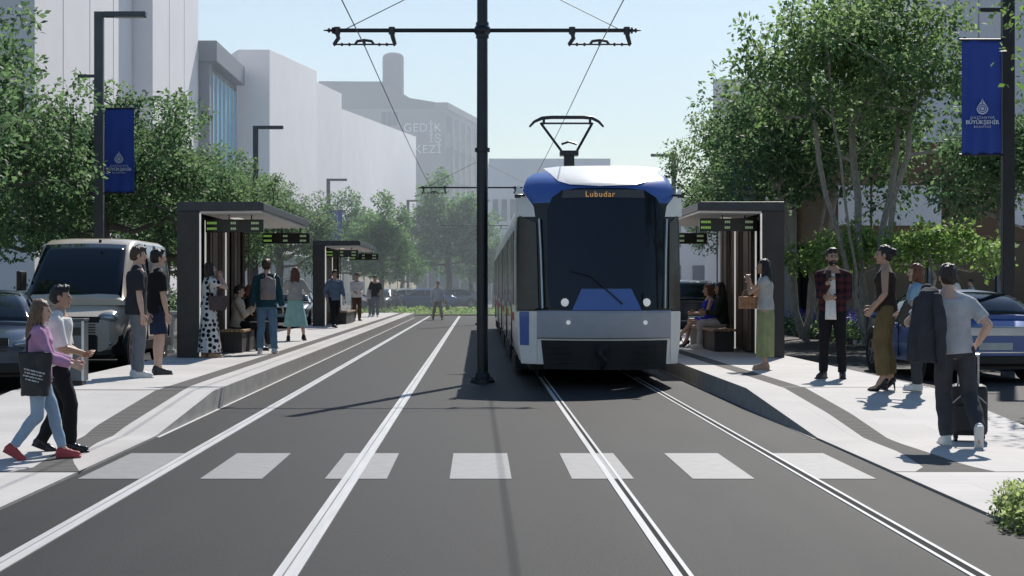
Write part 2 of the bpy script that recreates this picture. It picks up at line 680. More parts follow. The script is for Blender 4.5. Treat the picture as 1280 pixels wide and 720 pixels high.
# ------------------------------------------------------------------ ground, road, pavements
def asphalt(name, col, rough):
    m = mat(name, col, rough, var=.16, vs=1.3, bump=.3, bs=170, spec=.12)
    nt, nd, lk, b = nodes_of(m)
    tc = nd.new('ShaderNodeTexCoord')
    mp = nd.new('ShaderNodeMapping')
    mp.inputs['Scale'].default_value = (1.0, .16, 1)
    n1 = nd.new('ShaderNodeTexNoise'); n1.inputs['Scale'].default_value = 2.2; n1.inputs['Detail'].default_value = 6
    n2 = nd.new('ShaderNodeTexNoise'); n2.inputs['Scale'].default_value = 75; n2.inputs['Detail'].default_value = 3
    lk.new(tc.outputs['Object'], mp.inputs[0]); lk.new(mp.outputs[0], n1.inputs['Vector']); lk.new(tc.outputs['Object'], n2.inputs['Vector'])
    mx = nd.new('ShaderNodeMix'); mx.data_type = 'FLOAT'; mx.inputs[0].default_value = .55
    lk.new(n1.outputs['Fac'], mx.inputs[2]); lk.new(n2.outputs['Fac'], mx.inputs[3])
    rp = nd.new('ShaderNodeValToRGB')
    rp.color_ramp.elements[0].position = .34; rp.color_ramp.elements[1].position = .68
    rp.color_ramp.elements[0].color = tuple(c * .58 for c in col) + (1,)
    rp.color_ramp.elements[1].color = tuple(c * 1.42 for c in col) + (1,)
    lk.new(mx.outputs[0], rp.inputs[0]); lk.new(rp.outputs[0], b.inputs['Base Color'])
    mr = nd.new('ShaderNodeMapRange'); mr.inputs[3].default_value = rough - .06; mr.inputs[4].default_value = rough + .08
    lk.new(n1.outputs['Fac'], mr.inputs[0]); lk.new(mr.outputs[0], b.inputs['Roughness'])
    return m


def paving(name, col, bw, bh, mortar=.012, dark=.72, rough=.75, spec=.3):
    m = mat(name, col, rough, var=.07, vs=1.5, bump=.12, bs=80, spec=spec)
    nt, nd, lk, b = nodes_of(m)
    tc = nd.new('ShaderNodeTexCoord')
    br = nd.new('ShaderNodeTexBrick')
    br.inputs['Scale'].default_value = 1
    br.inputs['Brick Width'].default_value = bw
    br.inputs['Row Height'].default_value = bh
    br.inputs['Mortar Size'].default_value = mortar
    br.inputs['Mortar Smooth'].default_value = .3
    br.inputs['Bias'].default_value = 0
    br.inputs['Color1'].default_value = tuple(c * .96 for c in col) + (1,)
    br.inputs['Color2'].default_value = tuple(min(1, c * 1.04) for c in col) + (1,)
    br.inputs['Mortar'].default_value = tuple(c * dark for c in col) + (1,)
    lk.new(tc.outputs['Object'], br.inputs['Vector'])
    n = nd.new('ShaderNodeTexNoise'); n.inputs['Scale'].default_value = .9; n.inputs['Detail'].default_value = 6
    lk.new(tc.outputs['Object'], n.inputs['Vector'])
    mr = nd.new('ShaderNodeMapRange'); mr.inputs[1].default_value = .3; mr.inputs[2].default_value = .7; mr.inputs[3].default_value = .9; mr.inputs[4].default_value = 1.06
    lk.new(n.outputs['Fac'], mr.inputs[0])
    mu = nd.new('ShaderNodeMix'); mu.data_type = 'RGBA'; mu.blend_type = 'MULTIPLY'; mu.inputs[0].default_value = 1
    lk.new(br.outputs['Color'], mu.inputs[6]); lk.new(mr.outputs[0], mu.inputs[7])
    lk.new(mu.outputs[2], b.inputs['Base Color'])
    return m


def ribbed(name, col, step, rough=.5):
    m = mat(name, col, rough, var=.1, vs=5, spec=.5)
    nt, nd, lk, b = nodes_of(m)
    tc = nd.new('ShaderNodeTexCoord')
    w = nd.new('ShaderNodeTexWave'); w.wave_type = 'BANDS'; w.bands_direction = 'Y'
    w.inputs['Scale'].default_value = .314 / step
    w.inputs['Distortion'].default_value = 0
    lk.new(tc.outputs['Object'], w.inputs['Vector'])
    rp = nd.new('ShaderNodeValToRGB')
    rp.color_ramp.elements[0].color = tuple(c * .55 for c in col) + (1,)
    rp.color_ramp.elements[1].color = tuple(c * 1.35 for c in col) + (1,)
    lk.new(w.outputs['Fac'], rp.inputs[0]); lk.new(rp.outputs[0], b.inputs['Base Color'])
    bp = nd.new('ShaderNodeBump'); bp.inputs['Strength'].default_value = .5; bp.inputs['Distance'].default_value = .01
    lk.new(w.outputs['Fac'], bp.inputs['Height']); lk.new(bp.outputs[0], b.inputs['Normal'])
    b.inputs['Specular IOR Level'].default_value = .15
    return m


M_road = asphalt('asphalt_track', (.033, .032, .0315), .62)
M_ground = asphalt('asphalt_ground', (.10, .097, .095), .7)
M_pave = paving('pavers_light', (.53, .505, .48), .9, .45, .006, .86)
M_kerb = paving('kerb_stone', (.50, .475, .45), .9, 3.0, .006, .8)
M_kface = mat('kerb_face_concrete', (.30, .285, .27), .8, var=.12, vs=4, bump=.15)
M_tac = ribbed('tactile_strip', (.125, .117, .110), .10, .85)
M_seam = mat('drain_dark', (.16, .15, .14), .5, var=.2, vs=20)
M_paint = mat('road_paint', (.235, .23, .228), .6, var=.10, vs=9, bump=.1, bs=150)
M_rail = mat('rail_band_white', (.55, .54, .525), .45, var=.12, vs=3, streak=(6, .4, 1))
M_groove = mat('rail_groove', (.035, .034, .033), .9, spec=.1)
M_groove2 = mat('rail_groove_grey', (.22, .215, .21), .8, spec=.2)
M_white_line = mat('line_white', (.62, .61, .6), .6)

bm = NB()
bmesh.ops.create_grid(bm, x_segments=8, y_segments=8, size=900)
for v in bm.verts:
    v.co += V((0, 500, -.02))
struct('ground', bm, M_ground)
bm = NB()
bx(bm, -9.4, 9.6, -6, 96, -.016, 0)
road = struct('road', bm, M_road)

# zebra bars
y0, y1 = G(0, 599)[1], G(0, 567)[1]
for pxs in ((97, 173), (250, 322), (406, 476), (562, 637), (715, 793), (866, 947), (1018, 1098)):
    xa, xb = G(pxs[0], 599)[0], G(pxs[1], 599)[0]
    if xb - xa < .2:
        continue
    bm = NB()
    bx(bm, xa, xa + .47, y0, y1, .0005, .004)
    obj('crossing_stripe', bm, M_paint, road)

# rails
RAILS = [(-2.50, 'outer embedded rail of the empty tram track beside the long shelter platform', .046, .010, .064),
         (-.97, 'inner embedded rail of the empty track next to the central mast', .046, .010, .068),
         (1.03, 'inner embedded rail running under the tram on the mast side', .046, .032, .024),
         (2.52, 'outer embedded rail of the tram track on the ramp and suitcase side', .024, .052, .024)]
for x, lab, a, g, b in RAILS:
    t = thing('tram_rail', lab, 'rail', (x, 0, 0), 0, 'rails of the tram tracks')
    w = a + g + b
    bm = NB(); bx(bm, -w / 2, -w / 2 + a, -4, 82, .0005, .007); obj('rail_head', bm, M_rail, t)
    bm = NB(); bx(bm, -w / 2 + a, w / 2 - b, -4, 82, .0005, .003); obj('rail_groove', bm, M_groove if x > 0 else M_groove2, t)
    bm = NB(); bx(bm, w / 2 - b, w / 2, -4, 82, .0005, .007); obj('guard_lip', bm, M_rail, t)

NOSE = {-1: G(0, 514)[1], 1: 19.36}
TIP = {-1: 15.5, 1: 15.3}
XE = {-1: -3.12, 1: 3.24}
XB = {-1: -5.5, 1: 5.5}
SEAM = G(0, 590, .02)[1]
YEND = 78.0


def hz(y, sd):
    return .02 + (PZ - .02) * max(0, min(1, (y - TIP[sd]) / (NOSE[sd] - TIP[sd])))


def on_pave(px, py, sd):
    y = 18.0
    for _ in range(30):
        y = (H - hz(y, sd)) * F / (py - CY) * .5 + y * .5
    return (px - CX) / F * y, y


def on(px, py):
    """standing point on the raised pavement of the side the pixel lies on"""
    sd = 1 if px > CX else -1
    x, y = on_pave(px, py, sd)
    return V((x, y, hz(y, sd)))


EDGE = {1: ([(983, 486.5), (1035.6, 517), (1093, 553), (1125, 565.5), (1154, 583.5), (1143, 590)], [(1010, 486.5), (1064, 517), (1122, 553), (1165, 567), (1208, 581.7), (1248, 590)]),
        -1: ([(242, 481), (227, 489), (157.5, 532.5), (120, 554), (90, 575), (100, 590)], [(216, 481), (191, 490), (120, 532.5), (95, 550), (40, 585), (12, 590)])}


def interp(pts, y):
    pts = sorted(pts, key=lambda p: p[1])
    if y <= pts[0][1]:
        return pts[0][0]
    for a, b in zip(pts, pts[1:]):
        if y <= b[1]:
            t = (y - a[1]) / max(1e-6, b[1] - a[1])
            return a[0] + (b[0] - a[0]) * t
    return pts[-1][0]


for sd in (-1, 1):
    name = 'pavement'
    inn = [on_pave(*p, sd) for p in EDGE[sd][0]]
    out = [on_pave(*p, sd) for p in EDGE[sd][1]]
    ys = sorted(set([SEAM + .04, TIP[sd], NOSE[sd], NOSE[sd] + 1] + [SEAM + .04 + (NOSE[sd] - SEAM) * i / 22 for i in range(23)] + [NOSE[sd] + 2 + i * 6 for i in range(10)] + [YEND]))
    near = [-6, SEAM - .04]

    def strip(fa, fb, yy, lift=0):
        bm = NB()
        rg = []
        for y in yy:
            z = hz(y, sd) + lift
            rg.append([V((fa(y), y, z)), V((fb(y), y, z))])
        iloft(bm, rg, closed=False)
        for f in bm.faces:
            f.normal_update()
            if f.normal.z < 0:
                f.normal_flip()
        me = bpy.data.meshes.new('strip')
        bm.to_mesh(me); bm.free()
        return me
    xe = lambda y: XE[sd]
    xb = lambda y: XB[sd]
    fi = lambda y: interp(inn, y)
    fo = lambda y: interp(out, y)
    p = obj(name, strip(fo, xb, ys), M_pave)
    p['kind'] = 'structure'
    obj('crossing_landing', strip(xe, xb, near), M_pave, p)
    obj('kerb_edge', strip(xe, fi, ys), M_kerb, p)
    obj('tactile_strip', strip(fi, fo, ys), M_tac, p)
    obj('drain_strip', strip(xe, xb, [SEAM - .04, SEAM + .04], -.003), M_seam, p)
    obj('drain_strip', strip(fi if sd < 0 else fi, xb, [NOSE[sd] + .12, NOSE[sd] + .19], .004), M_seam, p)
    bm = NB()
    iloft(bm, [[V((XE[sd], y, -.01)), V((XE[sd], y, hz(y, sd) - .001))] for y in near + ys], closed=False)
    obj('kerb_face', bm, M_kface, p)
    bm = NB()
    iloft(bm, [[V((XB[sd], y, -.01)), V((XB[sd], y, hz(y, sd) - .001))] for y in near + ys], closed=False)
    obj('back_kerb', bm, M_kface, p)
    bm = NB()
    iloft(bm, [[V((XE[sd], YEND, -.01)), V((XE[sd], YEND, PZ - .001))], [V((XB[sd], YEND, -.01)), V((XB[sd], YEND, PZ - .001))]], closed=False)
    obj('end_kerb', bm, M_kface, p)
    bm = NB()
    bx(bm, XE[sd] - (.0 if sd > 0 else -.002) - (.03 if sd > 0 else 0), XE[sd] + (.03 if sd < 0 else -.002), TIP[sd], YEND, .0005, .005)
    obj('edge_line', bm, M_white_line if sd < 0 else M_kface, p)

# far footways
bm = NB(); bx(bm, -14.5, -9.4, -6, 98, -.02, .12); struct('footway', bm, M_pave)
bm = NB(); bx(bm, 9.6, 22, -6, 41, -.02, .12); struct('footway', bm, M_pave)
bm = NB(); bx(bm, 11.6, 22, 41.01, 98, -.02, .12); struct('footway', bm, M_pave)

# ------------------------------------------------------------------ catenary masts
M_mast = mat('mast_paint', (.022, .026, .036), .32, var=.2, vs=3, spec=.5, metal=.35)
M_wire = mat('wire_dark', (.03, .033, .04), .5)
M_ins = mat('insulator', (.035, .03, .032), .35)


def make_mast():
    t = thing('catenary_mast', 'nearest black steel mast with a crossarm standing between the two tracks', 'mast', (.06, G(0, 478)[1], 0), 0, 'catenary masts between the tracks')
    bm = NB()
    tube(bm, [(0, 0, 0), (0, 0, 3.1), (0, 0, 6.6)], [.088, .086, .080], 20)
    obj('pole', bm, M_mast, t, smooth=40)
    bm = NB()
    tube(bm, [(0, 0, .0), (0, 0, .05)], .19, 20); tube(bm, [(0, 0, .05), (0, 0, .16)], [.14, .10], 20)
    for i in range(8):
        a = i * math.pi / 4
        tube(bm, [(.155 * math.cos(a), .155 * math.sin(a), .05), (.155 * math.cos(a), .155 * math.sin(a), .085)], .016, 6)
    obj('base_flange', bm, M_mast, t, smooth=40)
    za = H + 322 * t.location.y / F
    bm = NB(); tube(bm, [(0, 0, 3.54), (0, 0, 3.60)], .115, 20); obj('collar', bm, M_mast, t, smooth=40)
    bm = NB(); iell(bm, (0, 0, za), (.135, .135, .10)); tube(bm, [(0, 0, za - .12), (0, 0, za + .12)], .10, 20); obj('hub', bm, M_mast, t, smooth=60)
    bm = NB()
    tube(bm, [(-2.25, 0, za), (2.25, 0, za)], .032, 12)
    for s in (-1, 1):
        for q, r in ((2.28, .05), (2.34, .035)):
            tube(bm, [(s * q, 0, za), (s * (q + .03), 0, za)], r, 12)
        tube(bm, [(s * 2.25, 0, za), (s * 2.44, 0, za)], [.03, .008], 10)
    obj('crossarm', bm, M_mast, t, smooth=40)
    for s in (-1, 1):
        xc = -1.81 if s < 0 else 1.80
        for d in (-.42, .42):
            bm = NB()
            xx = xc + d
            tube(bm, [(xx, 0, za + .05), (xx, 0, za - .06)], .05, 10)
            tube(bm, [(xx, 0, za - .04), (xx + .02, 0, za - .12), (xx + .05 * (1 if d > 0 else -1), 0, za - .22)], [.034, .034, .028], 8)
            obj('hanger', bm, M_ins, t, smooth=40)
        bm = NB()
        tube(bm, [(xc - .48, 0, za - .215), (xc + .48, 0, za - .215)], .013, 8)
        for i in range(9):
            if i in (3, 4, 5):
                continue
            iell(bm, (xc - .46 + i * .115, 0, za - .215), (.022, .03, .03), n=10, m=6)
        obj('insulator_rod', bm, M_ins, t, smooth=40)
        bm = NB()
        tube(bm, [(xc - .14, 0, za - .21), (xc - .11, 0, za - .165), (xc, 0, za - .15), (xc + .11, 0, za - .165), (xc + .14, 0, za - .21)], .022, 8)
        tube(bm, [(xc, 0, za - .15), (xc, 0, za - .235)], .02, 8)
        obj('wire_clamp', bm, M_ins, t, smooth=40)
        bm = NB()
        tube(bm, [(s * 2.1, 0, za + .02), (s * .05, 0, 6.45)], .007, 6)
        obj('stay_wire', bm, M_wire, t)
    return t, za


mast, ZA = make_mast()
YM = mast.location.y
Y2 = F * (ZA - H) / 124.0
for i, lab in ((1, 'second black mast with a crossarm, further up the street beyond the nearest'), (2, 'far thin mast with a crossarm, last of the line of masts')):
    dup(mast, (.06, YM + (Y2 - YM) * i * .98, 0), 0, lab)

ZW = ZA - .235
for x, lab in ((-1.75, 'contact wire strung above the empty track'), (1.86, 'contact wire strung above the tram')):
    bm = NB()
    pts = []
    ym = [YM - (Y2 - YM), YM, Y2, Y2 + 38]
    for a, b in zip(ym, ym[1:]):
        for i in range(9):
            u = i / 9
            pts.append((x, a + (b - a) * u, ZW - .10 * math.sin(math.pi * u)))
    pts.append((x, ym[-1], ZW))
    tube(bm, pts, .0085, 6)
    tag(obj('contact_wire', bm, M_wire), lab, 'wire', 'contact wires')

# ------------------------------------------------------------------ street lamps with banners
M_lamp = mat('lamp_grey', (.10, .105, .115), .45, var=.1, metal=.3)
M_lampd = mat('lamp_dark', (.022, .022, .026), .45, var=.15, metal=.3)
M_lens = mat('lamp_lens', (.7, .7, .68), .3)
M_ban = mat('banner_blue', (.026, .065, .33), .75, var=.1, vs=3, bump=.15, bs=30)
M_logo = mat('banner_white', (.62, .66, .78), .7)


def make_lamp(m, lab, loc, h=5.26):
    t = thing('street_lamp', lab, 'street lamp', loc, 0, 'street lamps along the platforms')
    bm = NB(); bx(bm, -.07, .07, -.05, .05, .0, h); obj('pole', bm, m, t, bevel=.008)
    bm = NB(); bx(bm, -.11, .11, -.11, .11, 0, .025); bx(bm, -.085, .085, -.065, .065, .025, .32); obj('base_plate', bm, m, t, bevel=.006)
    bm = NB(); bx(bm, .072, .73, -.06, .06, h - .085, h); obj('lamp_arm', bm, m, t, bevel=.008)
    bm = NB(); bx(bm, .25, .69, -.045, .045, h - .093, h - .0855); obj('lamp_lens', bm, M_lens, t)
    bm = NB(); bx(bm, -.33, -.072, -.02, .02, 4.24, 4.285); obj('bracket', bm, m, t)
    return t


def teardrop(r=1.0, n=40):
    pts = []
    for i in range(n):
        a = 2 * math.pi * i / n
        rr = r
        x, y = math.sin(a) * rr, -math.cos(a) * rr
        if y > 0:
            k = y / r
            x *= (1 - k ** 1.3)
            y = y * 1.75
        pts.append((x, y))
    return pts


def make_banner(lab, loc, wdt=.47, ht=1.33, side=1):
    """hangs in the XZ plane from its inner edge at x=0 toward side"""
    t = thing('banner', lab, 'banner', loc, 0, 'blue banners on the street lamps')
    nx, nz = 18, 24
    bm = NB()
    vs = []
    for j in range(nz + 1):
        vs.append([bm.verts.new((side * wdt * i / nx, .012 * math.sin(i * .9) * (.4 + j / nz) + .006 * math.sin(j * .5 + i * .4), -ht * j / nz)) for i in range(nx + 1)])
    for j in range(nz):
        for i in range(nx):
            bm.faces.new((vs[j][i], vs[j][i + 1], vs[j + 1][i + 1], vs[j + 1][i]))
    me_o = obj('cloth', bm, M_ban, t, smooth=180)
    sl = me_o.modifiers.new('s', 'SOLIDIFY'); sl.thickness = .004; sl.offset = 1
    for z in (.0, -ht):
        bm = NB(); tube(bm, [(-side * .10, .0, z), (side * (wdt + .03), .0, z)], .014, 8); obj('banner_rod', bm, M_lampd, t)
    cx, cz = side * wdt / 2, -ht * .60
    yb = -.028
    td = teardrop(.068)
    bm = NB(); prism(bm, [(cx + p[0], cz + p[1]) for p in td], 'y', yb - .004, yb); obj('emblem', bm, M_logo, t)
    bm = NB()
    for r0 in (.048, .026):
        pts = [(cx + r0 * math.cos(a * math.pi / 12), yb - .006, cz + r0 * math.sin(a * math.pi / 12)) for a in range(25)]
        tube(bm, pts, .0045, 6)
    tube(bm, [(cx, yb - .006, cz + .048), (cx, yb - .006, cz + .10)], .004, 6)
    obj('emblem_ring', bm, M_ban, t)
    for i, (body, sz, bo, sp) in enumerate((('GAZİANTEP', .040, 0, 1.35), ('BÜYÜKŞEHİR', .064, .0012, 1.0), ('BELEDİYESİ', .032, 0, 1.25))):
        text('lettering', body, sz, M_logo, (cx, yb, cz - .120 - [0, .062, .105][i]), (R(90), 0, 0), t, bold=bo, spacing=sp)
    return t


LS = 1.49
make0 = make_lamp(M_lamp, 'grey angular street lamp rising from the trees behind the silver van', (-8.77, 37, 0))
make0.scale = (LS, LS, LS)
dup(make0, (-8.77, 63, 0), 0, 'street lamp standing behind the nearest long shelter, above the tree line', scale=LS)
dup(make0, (-8.77, 93.5, 0), 0, 'street lamp carrying a small banner above the farther shelter', scale=LS)
dup(make0, (at(510, 0, 116).x, 116, 0), 0, 'far street lamp rising in front of the distant hazy trees', scale=LS)
lr = make_lamp(M_lampd, 'near black lamp post with a large blue banner beside the blue car', (9.33, 28.2, 0))
lr.scale = (LS, LS, LS)
dup(lr, (9.3, 53, 0), R(180), 'dark lamp post half hidden in the big trees behind the tram-side shelter', scale=LS)
dup(make0, (9.3, 76.2, 0), R(180), 'lamp post with its arm reaching over the tram roof', scale=LS)
make_banner('large blue banner in front of the trees behind the van', (-8.77 + .13, 36.97, 5.60), .46, 1.31).scale = (LS,) * 3
make_banner('large blue banner on the near black lamp post beside the car', (9.33 - .12, 28.17, 5.82), .47, 1.36, -1).scale = (LS,) * 3
make_banner('small distant blue banner above the farther shelter roof', (-8.77 + .13, 93.47, 6.0), .46, 1.25).scale = (LS,) * 3
make_banner('blue banner half hidden by the tree leaves over the tram-side shelter', (9.3 - .12, 52.97, 5.5), .5, 1.0, -1).scale = (LS,) * 3

# ------------------------------------------------------------------ shelters
M_shd = mat('shelter_bronze', (.055, .048, .047), .42, var=.15, vs=4, metal=.4, spec=.5)
M_fin = mat('shelter_fin', (.085, .070, .062), .5, var=.2, vs=3, metal=.3, streak=(3, 3, .3))
M_fin2 = mat('shelter_fin_warm', (.15, .115, .095), .5, var=.2, vs=3, metal=.2, streak=(3, 3, .3))
M_soff = mat('shelter_soffit', (.88, .85, .80), .6, var=.04)
M_trim = mat('shelter_trim_white', (.72, .70, .67), .45)
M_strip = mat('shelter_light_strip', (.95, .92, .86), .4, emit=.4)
M_roof = mat('shelter_fascia', (.06, .062, .07), .4, var=.1, metal=.4)
M_wood = mat('bench_wood', (.36, .22, .12), .5, var=.3, vs=5, streak=(14, 1.0, 14))
M_bbase = mat('bench_base', (.045, .042, .042), .6)
SH = 2.71


def make_shelter(lab, loc, SL=7.4, fins=8, SB=7.4):
    """origin: back outer corner nearest the camera; +x toward the tracks, +y up the street"""
    t = thing('tram_shelter', lab, 'tram shelter', loc, 0, 'tram stop shelters')
    bm = NB(); bx(bm, 0, .385, 0, .30, 0, SH - .165); obj('portal_leg', bm, M_shd, t, bevel=.008)
    bm = NB(); bx(bm, 0, .06, .302, SB, 0, SH - .165); obj('back_wall', bm, M_shd, t)
    for i in range(fins):
        ya = .42 + i * .78
        wd = .60
        bm = NB()
        rot = Matrix.Rotation(R(14 if i % 2 else -4), 3, 'Z')
        box(bm, (.20 + .02 * (i % 3), ya + wd / 2, (SH - .28) / 2 + .03), (.07, wd, SH - .30), rot)
        obj('wall_fin', bm, M_fin if i < 2 else M_fin2 if i % 2 == 0 else M_fin, t, bevel=.006)
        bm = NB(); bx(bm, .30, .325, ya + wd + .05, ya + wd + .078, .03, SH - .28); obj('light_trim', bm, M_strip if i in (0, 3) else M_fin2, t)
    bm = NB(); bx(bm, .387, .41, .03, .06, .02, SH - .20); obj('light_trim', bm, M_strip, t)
    # roof: slab whose street edge is thinner
    bm = NB()
    prism(bm, [(0, SH - .164), (1.51, SH - .150), (1.51, SH - .02), (1.45, SH), (0, SH)], 'y', 0, SL)
    obj('roof', bm, M_roof, t, bevel=.006)
    bm = NB(); prism(bm, [(.388, SH - .200), (1.47, SH - .188), (1.47, SH - .153), (.388, SH - .164)], 'y', .06, SL - .06); obj('soffit', bm, M_soff, t)
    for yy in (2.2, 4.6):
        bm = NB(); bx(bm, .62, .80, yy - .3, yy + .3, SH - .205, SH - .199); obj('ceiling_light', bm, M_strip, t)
    return t


SHX = {-1: -5.24, 1: 5.32}
YS = 27.8
shl = make_shelter('near long bronze shelter on the platform behind the woman in the spotted dress', (SHX[-1], YS, PZ))
dup(shl, (SHX[-1], 50.6, PZ), 0, 'farther bronze shelter up the empty-track platform, beyond the first')
make_shelter('bronze shelter on the tram-side platform behind the woman in the green skirt', (SHX[1], YS, PZ), 6.2, 7, 4.7).scale = (-1, 1, 1)
dup(shl, (SHX[1], 50.6, PZ), 0, 'farther shelter up the tram-side platform, mostly behind the tram', mirror=True)


def make_bench(lab, loc):
    t = thing('bench', lab, 'bench', loc, 0, 'shelter benches')
    bm = NB()
    for i in range(5):
        bx(bm, .02 + i * .09, .02 + i * .09 + .082, 0, 3.6, .385, .43)
    obj('seat', bm, M_wood, t, bevel=.006)
    bm = NB(); bx(bm, .06, .42, .05, 3.55, 0, .384); obj('base', bm, M_bbase, t, bevel=.01)
    return t


bn = make_bench('wooden bench inside the near shelter under the seated woman in beige', (-4.83, YS + 2.0, PZ))
dup(bn, (4.90, YS + 2.5, PZ), 0, 'wooden bench inside the tram-side shelter under the woman in blue', mirror=True)
dup(bn, (-4.83, 53.4, PZ), 0, 'wooden bench inside the farther shelter on the empty-track platform')

# departure boards
M_blk = mat('board_black', (.008, .010, .010), .3)
M_led = mat('led_green', (.26, .48, .10), .5, emit=.35)
M_led2 = mat('led_pale', (.30, .42, .24), .5, emit=.30)


def make_board(lab, loc):
    t = thing('departure_board', lab, 'departure board', loc, 0, 'hanging departure boards')
    bm = NB(); bx(bm, -.515, .515, -.05, .05, -.115, .115); obj('case', bm, M_blk, t, bevel=.006)
    for xc, w in ((-.40, .18), (-.015, .10), (.37, .14)):
        for zz in (-.050, .050):
            bm = NB()
            n = int(w / .026)
            for k in range(n):
                bx(bm, xc - w / 2 + k * w / n, xc - w / 2 + (k + .78) * w / n, -.056, -.0505, zz - .021, zz + .021)
            obj('display_row', bm, M_led if xc < -.1 else M_led2, t)
    for x in (-.1, .3):
        bm = NB(); tube(bm, [(x, 0, .115), (x, 0, .30)], .012, 8); obj('hanger_rod', bm, M_mast, t)
    return t


def bpos(px, py, y):
    p = at(px, py, y); return (p.x, y, p.z)


bd = make_board('green-lit departure board under the front edge of the near shelter roof', bpos(293.5, 282.5, 28.6))
dup(bd, bpos(358, 298, 34.9), 0, 'second departure board at the far end of the near shelter roof')
dup(bd, bpos(910, 281, 28.6), 0, 'departure board above the seated woman in blue on the tram-side platform')
dup(bd, bpos(853, 298, 33.7), 0, 'departure board partly hidden behind the side of the tram')
dup(bd, bpos(428, 317, 51.6), 0, 'small departure board under the front of the farther shelter')
dup(bd, bpos(455, 321, 57.0), 0, 'farthest small departure board at the back end of the farther shelter')

# ------------------------------------------------------------------ tram
M_tblue = mat('tram_blue', (.058, .135, .44), .3, var=.05, coat=.4)
M_twhite = mat('tram_white', (.92, .88, .83), .35, var=.04, coat=.3)
M_tglass = mat('tram_glass', (.006, .009, .020), .07, spec=.35)
M_tblack = mat('tram_black', (.012, .013, .016), .3)
M_tbrown = mat('tram_side_glass', (.085, .066, .052), .22, spec=.5)
M_tgrey = mat('tram_bumper_grey', (.43, .43, .47), .45, var=.05)
M_tunder = mat('tram_underframe', (.015, .015, .017), .7, var=.3, vs=8)
M_lampw = mat('headlight_white', (.9, .9, .9), .15, emit=.25)
M_amber = mat('display_amber', (.75, .42, .16), .5, emit=.35)
M_dispg = mat('display_grey', (.07, .068, .07), .4)
M_red = mat('tram_red', (.55, .06, .04), .4)
M_silver = mat('tram_silver', (.55, .56, .58), .3, metal=.7)
TX, TY0 = 1.778, 23.05
tram = thing('tram', 'blue and white low-floor tram coming down the track beside the mast', 'tram', (TX, TY0, 0))


def TS(x, z):
    b = .55 * (abs(x) / 1.2) ** 2.3
    if z > 1.1:
        b += (z - 1.1) * .13
    if z > 2.86:
        b += (z - 2.86) ** 2 * 5.5
    return b


def tpx(px, py):
    y = TY0 + .3
    for _ in range(12):
        x = (px - CX) / F * y - TX
        z = H + (CY - py) / F * y
        x = max(-1.25, min(1.25, x))
        y = TY0 + TS(x, z)
    return x, z


def front_part(name, pts, m, off=.008, parent=tram, thick=.0, smooth=40, raw=False):
    poly = pts if raw else [tpx(*p) for p in pts]
    bm = NB()
    vs = [bm.verts.new((p[0], 0, p[1])) for p in poly]
    bm.faces.new(vs)
    bmesh.ops.triangulate(bm, faces=bm.faces[:])
    for ax, lo, hi, st in ((0, -1.25, 1.25, .07), (2, .2, 3.3, .09)):
        x = lo
        while x < hi:
            no = V((1, 0, 0)) if ax == 0 else V((0, 0, 1))
            bmesh.ops.bisect_plane(bm, geom=bm.verts[:] + bm.edges[:] + bm.faces[:], plane_co=no * x, plane_no=no)
            x += st
    for v in bm.verts:
        v.co.y = TS(v.co.x, v.co.z) - off
    bmesh.ops.recalc_face_normals(bm, faces=bm.faces)
    for f in bm.faces:
        f.normal_update()
    if bm.faces and sum(f.normal.y for f in bm.faces) > 0:
        bmesh.ops.reverse_faces(bm, faces=bm.faces[:])
    me = bpy.data.meshes.new(name)
    bm.to_mesh(me); bm.free()
    return obj(name, me, m, parent, smooth=smooth)


# cab shell
WZ = [(.34, 1.14), (.62, 1.19), (1.1, 1.205), (1.7, 1.205), (2.2, 1.205), (2.45, 1.20), (2.7, 1.17), (2.86, 1.13), (3.0, 1.09), (3.10, 1.05), (3.18, .96), (3.21, .74)]
bm = NB()
rgs = []
for z, w in WZ:
    pts = [V((-w, 2.6, z)), V((-w, 1.6, z))]
    for i in range(-14, 15):
        x = w * i / 14
        pts.append(V((x, TS(x, z) if z < 3.05 else TS(x, z), z)))
    pts += [V((w, 1.6, z)), V((w, 2.6, z))]
    rgs.append(pts)
vr = iloft(bm, rgs, closed=False)
for f in bm.faces:
    z = f.calc_center_median().z
    yy = f.calc_center_median().y
    f.material_index = 0 if z > 2.66 and yy < 1.7 else (1 if z > 1.16 and yy < 1.25 else 2)
obj('cab_shell', bm, [M_tblue, M_tblack, M_twhite], tram, smooth=35)
bm = NB()
iloft(bm, [[V((-.5, TS(-.5, 3.21), 3.211)), V((-.5, 2.6, 3.211))], [V((.5, TS(.5, 3.21), 3.211)), V((.5, 2.6, 3.211))]], closed=False)
obj('cab_roof', bm, M_twhite, tram)

